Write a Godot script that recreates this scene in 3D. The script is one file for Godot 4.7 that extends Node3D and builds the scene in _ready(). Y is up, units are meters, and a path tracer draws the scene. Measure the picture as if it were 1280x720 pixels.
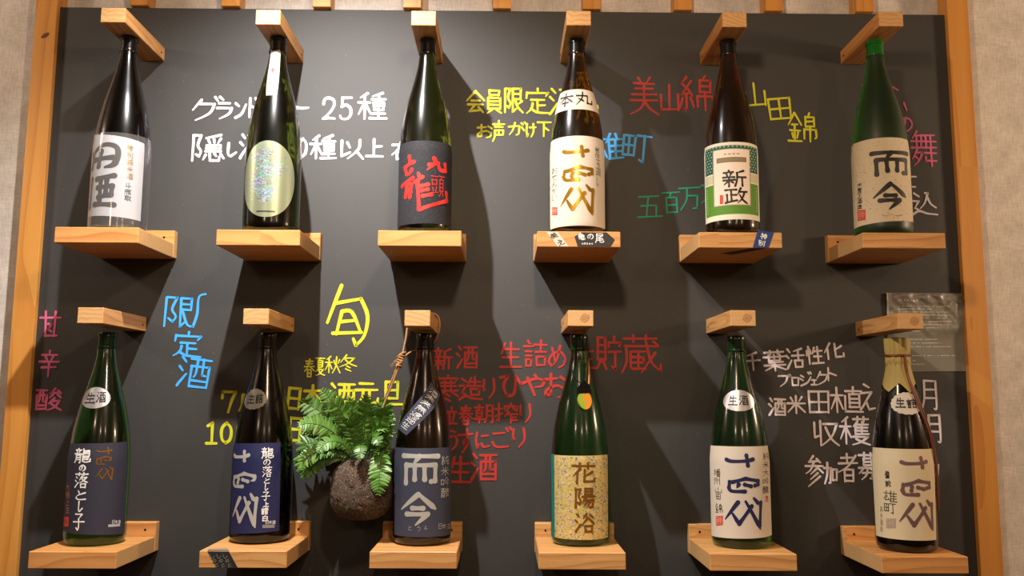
extends Node3D
# A blackboard wall in a small restaurant: twelve tall bottles on pine wall shelves, each held by a pine stop block,
# handwriting in paint marker, a hanging fern and a taped notice. Units are metres, the board's face is z = 0.

var M := {}                     # materials
var rng := RandomNumberGenerator.new()
const BODY_H := 0.3990          # height of a bottle
const BODY := [[0.0, 0.80], [0.0015, 0.88], [0.005, 0.95], [0.012, 0.99], [0.02, 1.0], [0.155, 1.0], [0.18, 0.968], [0.2076, 0.918], [0.235, 0.835], [0.2667, 0.71], [0.2975, 0.555], [0.327, 0.415], [0.345, 0.345], [0.358, 0.312], [0.37, 0.297], [0.41, 0.29]]
const BOARD_TOP := 2.331
const WALL_Z := -0.028

func _ready() -> void:
	rng.seed = 41
	# --- camera, surroundings, lamps -----------------------------------------------------------------------------
	var cam := Camera3D.new()
	cam.name = "camera"
	add_child(cam)
	cam.fov = 36.593
	cam.transform = Transform3D(Basis(Vector3(0.99995, 0.005045, 0.008689), Vector3(-0.006089, 0.992175, 0.124709), Vector3(-0.007991, -0.124756, 0.992155)), Vector3(0, 1.5, 1.7985))
	cam.current = true
	var env := Environment.new()
	env.background_mode = Environment.BG_COLOR
	env.background_color = Color(0.02, 0.018, 0.016)
	env.tonemap_mode = Environment.TONE_MAPPER_LINEAR
	env.tonemap_exposure = 1.0
	env.sdfgi_enabled = true
	env.ssao_enabled = true
	env.ssil_enabled = true
	var we := WorldEnvironment.new()
	we.name = "world_environment"
	we.environment = env
	add_child(we)
	make_materials()
	spot_lamp(Vector3(-0.392, 2.60, 0.66), Vector3(0.05, -0.91, -0.41), 54.0, 1.0, 3.7, Color(1.0, 0.98, 0.96))
	globe_lamp(Vector3(0.046, 2.24, 1.10), 0.05, 0.66, Color(1.0, 0.86, 0.71), "small round glass pendant lamp hanging between the board and the viewer")
	globe_lamp(Vector3(-1.9, 2.42, 0.62), 0.11, 0.6, Color(1.0, 0.90, 0.80), "added round fill lamp out of view on the left")  # added fill light, out of view, for the left side
	globe_lamp(Vector3(2.2, 2.0, 0.58), 0.11, 1.45, Color(1.0, 0.86, 0.71), "added round fill lamp out of view on the right")  # added, unseen: brightens the wallpaper and shelves at right
	globe_lamp(Vector3(-1.0, 2.35, 2.9), 0.11, 0.45, Color(1.0, 0.86, 0.71), "added round fill lamp left of the middle behind the viewer")  # added behind the camera for soft fill and streaks in the glass
	globe_lamp(Vector3(0.5, 2.35, 3.5), 0.11, 0.45, Color(1.0, 0.86, 0.71), "added round fill lamp farthest behind the viewer")  # another added fill lamp, also mirrored in the bottles
	globe_lamp(Vector3(1.6, 2.35, 2.9), 0.11, 0.45, Color(1.0, 0.86, 0.71), "added round fill lamp right of the middle behind the viewer")  # added rear fill lamp for the right half and bottle reflections
	# --- the room and the wall -----------------------------------------------------------------------------------
	room()
	board()
	# --- shelves, stop blocks, bottles -----------------------------------------------------------------------------
	shelves()
	bottles()
	# --- fern and notice -------------------------------------------------------------------------------------------
	fern()
	notice()

const PHRASES := [
	["white handwriting of the first menu line, katakana and 25", "white", 0.0057, [["グ", -0.6689, 2.1351, -0.6009, 2.0787], ["ラ", -0.6177, 2.1212, -0.582, 2.0825], ["ン", -0.5787, 2.1215, -0.5515, 2.0845], ["ド", -0.5484, 2.1359, -0.5212, 2.0865], ["メ", -0.5158, 2.122, -0.4903, 2.0867], ["ニ", -0.4869, 2.1187, -0.4682, 2.0905], ["ュ", -0.468, 2.1118, -0.451, 2.0871], ["ー", -0.4497, 2.1137, -0.419, 2.1067], ["2", -0.3918, 2.1354, -0.3628, 2.0842], ["5", -0.356, 2.1357, -0.3271, 2.0845], ["種", -0.317, 2.1468, -0.2522, 2.085]]],
	["white handwriting of the second menu line with kanji", "white", 0.0057, [["隠", -0.6645, 2.0524, -0.5936, 1.9897], ["し", -0.59, 2.0336, -0.5681, 2.0005], ["酒", -0.565, 2.0531, -0.5126, 1.9973], ["0", -0.4415, 2.0452, -0.4203, 2.0016], ["種", -0.4161, 2.0525, -0.3569, 1.9967], ["以", -0.3499, 2.0425, -0.2991, 1.9972], ["上", -0.2975, 2.0446, -0.2586, 2.0027], ["在", -0.2432, 2.0416, -0.1957, 1.9962]]],
	["yellow handwriting of large kanji beside bottle with two bands", "yellow", 0.0052, [["会", -0.0867, 2.1521, -0.044, 2.1008], ["員", -0.0423, 2.1543, -0.0081, 2.0993], ["限", -0.0047, 2.1582, 0.0381, 2.1014], ["定", 0.0415, 2.1586, 0.0946, 2.1001], ["酒", 0.0912, 2.159, 0.1563, 2.0988], ["も", 0.1614, 2.1417, 0.1974, 2.1063]]],
	["smaller yellow handwriting under the large yellow kanji", "yellow", 0.0044, [["お", -0.0621, 2.078, -0.0281, 2.0464], ["声", -0.0298, 2.0871, -0.0008, 2.0379], ["が", 0.0042, 2.0839, 0.0451, 2.0522], ["け", 0.0417, 2.0806, 0.0656, 2.0489], ["下", 0.0656, 2.0843, 0.098, 2.0491], ["さ", 0.1014, 2.0828, 0.1253, 2.0494], ["い", 0.1287, 2.0795, 0.1526, 2.0514]]],
	["red handwriting of three kanji at the top centre right", "red", 0.0052, [["美", 0.2644, 2.1854, 0.328, 2.1001], ["山", 0.3296, 2.1698, 0.3708, 2.1076], ["綿", 0.3693, 2.19, 0.445, 2.1081]]],
	["light blue handwriting of two kanji", "blue", 0.0055, [["雄", 0.1797, 2.0607, 0.2512, 1.9994, -4], ["町", 0.246, 2.0577, 0.3091, 1.9947, 6]]],
	["teal handwriting of kanji partly hidden by the green label bottle", "teal", 0.0038, [["五", 0.2768, 1.9238, 0.3308, 1.8773, -3], ["百", 0.331, 1.9327, 0.3699, 1.8862, -3], ["万", 0.365, 1.9434, 0.414, 1.8934, -3], ["石", 0.4125, 1.9489, 0.4616, 1.8989]]],
	["yellow handwriting of three kanji stepping down to the right", "yellow", 0.0047, [["山", 0.5103, 2.1749, 0.5567, 2.1197, -4], ["田", 0.5609, 2.1415, 0.6108, 2.0918, -5], ["錦", 0.6008, 2.1099, 0.6642, 2.0428]]],
	["pink handwriting running down beside the frosted bottle", "pink", 0.0044, [["ひ", 0.7639, 2.1754, 0.8434, 2.1397], ["い", 0.8346, 2.1365, 0.8605, 2.1063], ["の", 0.8379, 2.0992, 0.8705, 2.0674], ["舞", 0.8626, 2.0713, 0.9192, 1.9905]]],
	["white handwriting beside the frosted bottle", "white", 0.0044, [["仕", 0.8183, 1.9867, 0.8728, 1.9432], ["込", 0.8563, 1.9366, 0.9141, 1.8847]]],
	["pink handwriting of three stacked kanji near the left post", "pink", 0.0048, [["甘", -0.9595, 1.6737, -0.9135, 1.6175], ["辛", -0.9552, 1.5928, -0.9111, 1.5356], ["酸", -0.9564, 1.5161, -0.8996, 1.4676]]],
	["light blue handwriting of three stacked kanji", "blue", 0.0052, [["限長", -0.7031, 1.7153, -0.6207, 1.6372, 4], ["定", -0.6812, 1.6323, -0.6205, 1.578, 4], ["酒", -0.67, 1.5797, -0.6013, 1.516, 6]]],
	["tall yellow kanji above the four smaller ones", "yellow", 0.0076, [["旬", -0.3709, 1.7324, -0.28, 1.6028]]],
	["four small yellow kanji in a row", "yellow", 0.0031, [["春", -0.4118, 1.5777, -0.3888, 1.5384], ["夏", -0.3889, 1.5795, -0.3676, 1.5418], ["秋", -0.3693, 1.5829, -0.3365, 1.5468], ["冬", -0.3399, 1.5864, -0.3021, 1.5503]]],
	["yellow handwriting of the upper date line behind the fern", "yellow", 0.0058, [["7", -0.5789, 1.5115, -0.5463, 1.4646], ["月", -0.543, 1.5052, -0.5104, 1.468], ["日", -0.4438, 1.5187, -0.4161, 1.4717, 4], ["本", -0.4114, 1.5254, -0.3722, 1.4767], ["酒", -0.3592, 1.529, -0.3036, 1.477], ["元", -0.307, 1.5293, -0.2563, 1.4821], ["旦", -0.2563, 1.5328, -0.2056, 1.4824]]],
	["yellow handwriting of the lower date line behind the fern", "yellow", 0.0061, [["1", -0.6067, 1.4483, -0.5808, 1.4017], ["0", -0.5776, 1.4484, -0.5516, 1.4035], ["月", -0.5467, 1.4438, -0.5142, 1.4036], ["日", -0.4399, 1.4588, -0.4123, 1.4073, 4], ["本", -0.4091, 1.4606, -0.3668, 1.4075], ["酒", -0.3636, 1.4608, -0.3131, 1.4077]]],
	["red handwriting, first line beside the hanging fern bottle", "red", 0.0048, [["新", -0.1478, 1.6022, -0.1067, 1.5546], ["酒", -0.1001, 1.6058, -0.054, 1.5581]]],
	["red handwriting, upper middle line ending behind the green bottle", "red", 0.0049, [["生", -0.0112, 1.6146, 0.0366, 1.5602], ["詰", 0.0383, 1.6198, 0.0894, 1.5622], ["め", 0.0894, 1.6085, 0.1274, 1.5591]]],
	["red handwriting right of the green bottle with hanging tag", "red", 0.0054, [["生", 0.1323, 1.6104, 0.1901, 1.5594], ["貯", 0.1885, 1.6273, 0.2414, 1.5564], ["蔵", 0.2397, 1.631, 0.3241, 1.5502]]],
	["red handwriting, second line at left", "red", 0.0048, [["寒", -0.1386, 1.5465, -0.0927, 1.4894], ["造", -0.0944, 1.5434, -0.0435, 1.4929], ["り", -0.0452, 1.5404, -0.0189, 1.4963]]],
	["red handwriting of the second line in large hiragana", "red", 0.0061, [["ひ", -0.0108, 1.5471, 0.0369, 1.5015], ["や", 0.0319, 1.549, 0.0845, 1.5017], ["お", 0.0812, 1.5509, 0.1289, 1.4987]]],
	["red handwriting, third line", "red", 0.0045, [["立", -0.1214, 1.4814, -0.0937, 1.4442], ["春", -0.0937, 1.4847, -0.0626, 1.4427], ["朝", -0.0627, 1.4865, -0.0218, 1.4461], ["搾", -0.0202, 1.49, 0.0289, 1.4463], ["り", 0.0305, 1.4886, 0.055, 1.4481]]],
	["red handwriting, fourth line in hiragana", "red", 0.0048, [["う", -0.1174, 1.4345, -0.093, 1.3912], ["す", -0.0946, 1.4362, -0.0621, 1.3865], ["に", -0.0589, 1.43, -0.0279, 1.3962], ["ご", -0.0263, 1.4414, 0.0177, 1.398], ["り", 0.016, 1.44, 0.0437, 1.3982]]],
	["red handwriting, lowest line of the red list", "red", 0.0055, [["生", -0.1117, 1.3832, -0.0647, 1.3275], ["酒", -0.068, 1.3882, -0.0129, 1.3324]]],
	["white handwriting of five kanji under the bare board at right", "white", 0.0044, [["千", 0.4941, 1.5959, 0.5289, 1.5563, -4], ["葉", 0.5323, 1.6011, 0.582, 1.5549, -4], ["活", 0.5805, 1.6046, 0.6202, 1.5617, -4], ["性", 0.6221, 1.6098, 0.6603, 1.5702, -4], ["化", 0.659, 1.6167, 0.7021, 1.5803, -4]]],
	["white handwriting in small katakana", "white", 0.0038, [["プ", 0.5624, 1.5518, 0.5905, 1.5239], ["ロ", 0.5904, 1.5453, 0.6069, 1.5256], ["ジ", 0.6071, 1.5569, 0.6336, 1.5258], ["ェ", 0.63, 1.5406, 0.6449, 1.5275], ["ク", 0.6419, 1.5571, 0.6667, 1.5276], ["ト", 0.6654, 1.5654, 0.6852, 1.5359]]],
	["white handwriting of the line with a boxy rice field kanji", "white", 0.0045, [["酒", 0.5409, 1.5026, 0.5787, 1.4652], ["米", 0.5789, 1.5077, 0.6184, 1.4686], ["田", 0.6235, 1.5177, 0.668, 1.4705], ["植", 0.6682, 1.5262, 0.7375, 1.4707], ["え", 0.7295, 1.533, 0.7625, 1.4775], ["月", 0.8552, 1.5402, 0.8899, 1.4781]]],
	["white handwriting of the harvest line", "white", 0.0047, [["収", 0.6326, 1.4576, 0.6852, 1.4043], ["穫", 0.6854, 1.466, 0.7494, 1.4061], ["月", 0.8614, 1.47, 0.8943, 1.4117]]],
	["white handwriting of the lowest line at right", "white", 0.0045, [["参", 0.6118, 1.3865, 0.6509, 1.3226], ["加", 0.6492, 1.3738, 0.6785, 1.3275], ["者", 0.679, 1.3916, 0.7215, 1.3324], ["募", 0.7199, 1.3934, 0.7608, 1.3358], ["中", 0.847, 1.3827, 0.8862, 1.3283]]],
]
const PRINT := {
	"b1_label": [-1.35, 0.1872, 0.8208, 0.1759, 0.8294, 0.0218, -1.35, 0.0263],
	"b1_black": [["田筆", -1.278, 0.1678, -0.0401, 0.1144], ["酒筆", -1.2887, 0.1075, -0.0863, 0.0387]],
	"b1_small": [["斗", 0.1222, 0.0917, 0.3672, 0.0807], ["瓶", 0.1353, 0.0793, 0.3811, 0.0684], ["取", 0.1484, 0.0669, 0.3951, 0.056]],
	"b1_gold": [["特", 0.1259, 0.1657, 0.346, 0.1533], ["別", 0.1396, 0.1517, 0.3585, 0.1396], ["純", 0.1541, 0.138, 0.3739, 0.1259], ["米", 0.1686, 0.1242, 0.3892, 0.1121], ["酒", 0.1831, 0.1105, 0.4046, 0.0985]],
	"b1_filmh": [0.188, 0.004],
	"b2_oval": [-1.2536, 0.1738, 0.8432, 0.0253],
	"b2_strip": [-1.0429, 0.3704, 0.339, 0.3698, 0.0307, 0.2683, -0.5133, 0.2679],
	"b3_label": [-1.35, 0.176, 1.35, 0.1773, 1.35, 0.0177, -1.2114, 0.0135],
	"b3_red": [["九筆", -0.0059, 0.1462, 0.8811, 0.1156], ["龍筆", -1.0263, 0.1498, 1.0049, 0.0394]],
	"b3_small": [["頭", 0.1966, 0.1097, 0.7658, 0.0692]],
	"b4_label": [-1.35, 0.1868, 1.35, 0.1867, 1.35, 0.0121, -1.2943, 0.0115],
	"b4_collar": [0.2855, 0.2417],
	"b4_gold": [["十筆", -0.5347, 0.168, 0.428, 0.1442], ["四筆", -0.5479, 0.1283, 0.5975, 0.0971], ["代筆", -0.6724, 0.0922, 0.6243, 0.0316]],
	"b4_collartext": [["本", -0.9827, 0.2794, -0.1623, 0.2492], ["丸", -0.0636, 0.281, 0.8206, 0.2504]],
	"b4_right": [["玉", 0.6898, 0.1429, 0.9701, 0.1255], ["返", 0.687, 0.1242, 0.9922, 0.1115], ["し", 0.7409, 0.1094, 0.8436, 0.0907]] + [["秘", 0.6826, 0.1679, 0.8932, 0.1565], ["伝", 0.6744, 0.1566, 0.9024, 0.1456]],
	"b4_left": [["お", -1.0865, 0.1303, -0.7657, 0.1185], ["せ", -1.0869, 0.1169, -0.7662, 0.1053], ["ん", -1.0873, 0.1037, -0.7668, 0.0921], ["が", -1.0877, 0.0905, -0.7673, 0.0789], ["い", -1.0881, 0.0773, -0.7678, 0.0658]],
	"b4_seal": [-1.0887, 0.054, -0.7685, 0.0508, -0.7692, 0.0353, -1.0892, 0.0383],
	"b5_label": [-1.35, 0.1782, 1.35, 0.1755, 1.3154, 0.026, -1.35, 0.0256],
	"b5_black": [["新", -0.3321, 0.1225, 0.5426, 0.0882], ["政", -0.2739, 0.0874, 0.6059, 0.0548]],
	"b5_seal": [-0.4418, 0.0748, -0.3177, 0.074, -0.3263, 0.0569, -0.4507, 0.0578],
	"b6_label": [-1.35, 0.186, 1.35, 0.1858, 1.35, 0.0245, -1.35, 0.0184],
	"b6_black": [["而", -0.3318, 0.1592, 1.1466, 0.1099], ["今", -0.329, 0.0982, 0.9201, 0.0421]],
	"b6_small": [["木", -0.9048, 0.1048, -0.6721, 0.0954], ["屋", -0.9187, 0.0942, -0.6829, 0.0848], ["正", -0.9329, 0.0835, -0.6938, 0.0742], ["酒", -0.9474, 0.0729, -0.7049, 0.0636], ["造", -0.9623, 0.0623, -0.7161, 0.053]],
	"b6_seal": [-0.972, 0.0522, -0.5863, 0.0496, -0.5897, 0.0294, -0.9775, 0.0309],
	"b6_gold": [["ー", -0.0382, 0.0358, 0.2218, 0.032], ["ー", 0.2753, 0.0364, 0.6862, 0.0317]],
	"L1_label": [-1.35, 0.1872, 1.037, 0.1894, 1.1482, 0.0177, -1.35, 0.0272],
	"L1_white": [["龍", -0.8834, 0.1795, -0.2747, 0.1519], ["の", -0.655, 0.1491, -0.4122, 0.1366], ["落", -0.7879, 0.1358, -0.2962, 0.1069], ["と", -0.7121, 0.1033, -0.3422, 0.0852], ["し", -0.5905, 0.0839, -0.4229, 0.0637], ["子", -0.7478, 0.0611, -0.3378, 0.0305]],
	"L1_gold": [["十筆", -0.1073, 0.1808, 0.3849, 0.1676], ["四筆", -0.111, 0.1647, 0.37, 0.1486], ["代筆", -0.1082, 0.1456, 0.4507, 0.1177]],
	"L1_orange": [["大", -1.33, 0.1132, -1.0048, 0.1012], ["極", -1.276, 0.0995, -0.9756, 0.0875], ["上", -1.222, 0.0859, -0.9477, 0.0738], ["生", -1.1759, 0.0723, -0.9211, 0.0603]],
	"L1_seal": [-1.3404, 0.0521, -0.9598, 0.054, -0.9468, 0.0368, -1.3059, 0.0349],
	"L1_tiny": [["日", 0.5256, 0.0461, 0.6152, 0.0396], ["本", 0.6307, 0.0455, 0.7286, 0.0388], ["酒", 0.7458, 0.0446, 0.8565, 0.038]],
	"L1_bar": [0.3921, 0.0392, 0.8422, 0.0377, 0.8496, 0.033, 0.3974, 0.0345],
	"L1_round": [-1.1685, 0.2926, 0.3288, 0.2526],
	"L1_roundtext": [["生", -0.8983, 0.2825, -0.3576, 0.2622], ["酒", -0.3244, 0.2842, 0.1125, 0.2638]],
	"L2_label": [-1.35, 0.1856, 0.5824, 0.1874, 0.6436, 0.0237, -1.1761, 0.019],
	"L2_silver": [["十筆", -1.1906, 0.1739, -0.4166, 0.1511], ["四筆", -1.1351, 0.1331, -0.1927, 0.1031], ["代筆", -1.0978, 0.0956, -0.1031, 0.0299]],
	"L2_white": [["龍", -0.0585, 0.179, 0.3353, 0.1583], ["の", 0.0129, 0.1568, 0.2435, 0.1451], ["落", -0.0009, 0.1442, 0.3076, 0.1243], ["と", 0.061, 0.1229, 0.2403, 0.1118], ["し", 0.0948, 0.1111, 0.197, 0.0985], ["子", 0.0052, 0.0969, 0.2733, 0.0802], ["上", 0.0654, 0.0787, 0.2442, 0.0692], ["諸", 0.0109, 0.0685, 0.2395, 0.0554], ["白", 0.0577, 0.0539, 0.223, 0.043]],
	"L2_tiny": [["日", 0.1638, 0.0442, 0.254, 0.0377], ["本", 0.267, 0.0438, 0.3601, 0.0372], ["酒", 0.3738, 0.0433, 0.4858, 0.0367]],
	"L2_bar": [0.066, 0.0366, 0.4601, 0.0358, 0.4645, 0.0299, 0.07, 0.0308],
	"L2_round": [-1.1664, 0.2889, 0.0485, 0.2496],
	"L2_roundtext": [["生", -0.8972, 0.2795, -0.4962, 0.2605], ["詰", -0.4572, 0.2803, -0.1026, 0.2613]],
	"L3_label": [-1.35, 0.1796, 1.35, 0.1802, 1.35, 0.0172, -1.1566, 0.0184],
	"L3_silver": [["而", -0.7977, 0.1691, 0.5859, 0.1109], ["今", -0.8072, 0.0999, 0.5081, 0.0358]],
	"L3_right": [["純", 0.6461, 0.1644, 1.0549, 0.1472], ["米", 0.6479, 0.1447, 1.055, 0.1274], ["吟", 0.6547, 0.125, 1.0658, 0.1077], ["醸", 0.6616, 0.1054, 1.0769, 0.0881]],
	"L3_tiny": [["と", -0.4688, 0.0383, -0.3378, 0.0304], ["う", -0.1721, 0.0388, -0.0515, 0.0287], ["ん", 0.0678, 0.0387, 0.1888, 0.0314]] + [["日", 0.5822, 0.0406, 0.7197, 0.0311], ["本", 0.7381, 0.0396, 0.9236, 0.03], ["酒", 0.9474, 0.0378, 1.2273, 0.0282]],
	"L3_strip": [0.4145, 0.3036, 1.0118, 0.2801, -0.6621, 0.2032, -1.3415, 0.2171],
	"L4_label": [-1.0354, 0.1672, 1.2673, 0.1682, 1.2281, 0.0142, -0.9993, 0.0143],
	"L4_teal": [-1.35, 0.168, -1.0389, 0.1687, -1.0009, 0.0135, -1.2357, 0.0131],
	"L4_gold": [["花", -0.2597, 0.1559, 0.5494, 0.1154], ["陽", -0.1667, 0.1089, 0.5423, 0.0706], ["浴", -0.1834, 0.0628, 0.5358, 0.0265]],
	"L4_tag": [0.4651, 0.276],
	"L5_label": [-1.35, 0.1873, 1.35, 0.1889, 1.35, 0.0235, -1.35, 0.0178],
	"L5_blue": [["十筆", -0.4746, 0.1752, 0.4988, 0.1503], ["四筆", -0.4237, 0.1327, 0.6639, 0.1027], ["代筆", -0.5594, 0.0965, 0.7405, 0.0353]],
	"L5_left": [["播", -0.9726, 0.1448, -0.6576, 0.1306], ["州", -0.9844, 0.1298, -0.7002, 0.1149], ["山", -0.9263, 0.1109, -0.6257, 0.1005], ["田", -0.8904, 0.099, -0.6821, 0.0886], ["錦", -0.9506, 0.0813, -0.6112, 0.0636]],
	"L5_right": [["純", 0.8696, 0.1761, 1.2785, 0.1628], ["米", 0.8383, 0.1609, 1.2003, 0.1475], ["大", 0.8213, 0.1457, 1.1666, 0.1323], ["吟", 0.8092, 0.1304, 1.1445, 0.117], ["醸", 0.7974, 0.1152, 1.1236, 0.1018]],
	"L5_red": [["無", 0.903, 0.0985, 1.1018, 0.0847]],
	"L5_seal": [-0.9384, 0.0567, -0.6027, 0.0596, -0.6117, 0.0428, -0.9285, 0.0391],
	"L5_round": [-0.7648, 0.2933, 0.8861, 0.2535],
	"L5_roundtext": [["生", -0.4511, 0.2833, -0.0039, 0.2644], ["酒", 0.0548, 0.2833, 0.5301, 0.2646]],
	"L6_label": [-1.35, 0.189, 1.35, 0.189, 1.1082, 0.0242, -1.2427, 0.0244],
	"L6_purple": [["十筆", -0.1015, 0.1759, 0.8637, 0.1527], ["四筆", -0.1139, 0.1344, 0.9394, 0.1032], ["代筆", -0.2314, 0.0985, 1.0153, 0.0387]],
	"L6_black": [["備", -0.6038, 0.1475, -0.4435, 0.1335], ["前", -0.62, 0.1306, -0.4032, 0.1182], ["雄", -0.6925, 0.1118, -0.2275, 0.0906], ["町", -0.6998, 0.0883, -0.2848, 0.0693]],
	"L6_seal": [-0.638, 0.0598, -0.3006, 0.0618, -0.3157, 0.0444, -0.656, 0.0423],
	"L6_tiny": [["高", -0.884, 0.0814, -0.752, 0.0706], ["木", -0.8999, 0.0691, -0.7657, 0.0585], ["酒", -0.9161, 0.057, -0.7794, 0.0462], ["造", -0.9327, 0.0448, -0.7935, 0.034]],
	"L6_round": [-0.4254, 0.2936, 1.1274, 0.2522],
	"L6_roundtext": [["生", -0.2005, 0.2836, 0.2347, 0.2649], ["詰", 0.3099, 0.2829, 0.8309, 0.2642]],
	"L6_zig": [-1.35, 0.3106, -1.2773, 0.302, -0.5688, 0.2942, -0.2843, 0.3032, 0.0218, 0.3116, 0.3404, 0.3017, 0.5816, 0.2918, 1.0166, 0.3064],
	"L6_cordh": 0.3647,
}
const BOTTLES := {
	"b1": [-0.7554, 1.8121, 0.1230, 0.0530, 0.4235],
	"b2": [-0.4549, 1.8091, 0.1330, 0.0535, 0.2666],
	"b3": [-0.1579, 1.8097, 0.1300, 0.0523, 0.0944],
	"b4": [0.1400, 1.8099, 0.1340, 0.0540, -0.0839],
	"b5": [0.4426, 1.8103, 0.1350, 0.0517, -0.2600],
	"b6": [0.7363, 1.8116, 0.1360, 0.0538, -0.4169],
	"L1": [-0.7751, 1.2231, 0.0940, 0.0549, 0.4268],
	"L2": [-0.4686, 1.2254, 0.0730, 0.0574, 0.2652],
	"L3": [-0.1560, 1.2252, 0.0880, 0.0554, 0.0910],
	"L4": [0.1465, 1.2246, 0.0840, 0.0558, -0.0852],
	"L5": [0.4534, 1.2232, 0.0960, 0.0563, -0.2602],
	"L6": [0.7622, 1.2199, 0.1120, 0.0552, -0.4245],
}
# shelf and stop-block places: x, top height
const SHELVES := [[-0.7637, 1.8121], [-0.4622, 1.8091], [-0.1604, 1.8097], [0.1379, 1.8099], [0.4416, 1.8103], [0.7500, 1.8116]]
const STOPS := [[-0.7571, 2.2410], [-0.4596, 2.2392], [-0.1603, 2.2400], [0.1392, 2.2429], [0.4407, 2.2422], [0.7450, 2.2465]]
const LOW_SHELVES := [[-0.7689, 1.2231], [-0.4653, 1.2254], [-0.1614, 1.2252], [0.1414, 1.2246], [0.4490, 1.2232], [0.7577, 1.2199]]
const LOW_STOPS := [[-0.7630, 1.6607], [-0.4587, 1.6605], [-0.1614, 1.6591], [0.1402, 1.6608], [0.4410, 1.6627], [0.7516, 1.6589]]
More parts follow.
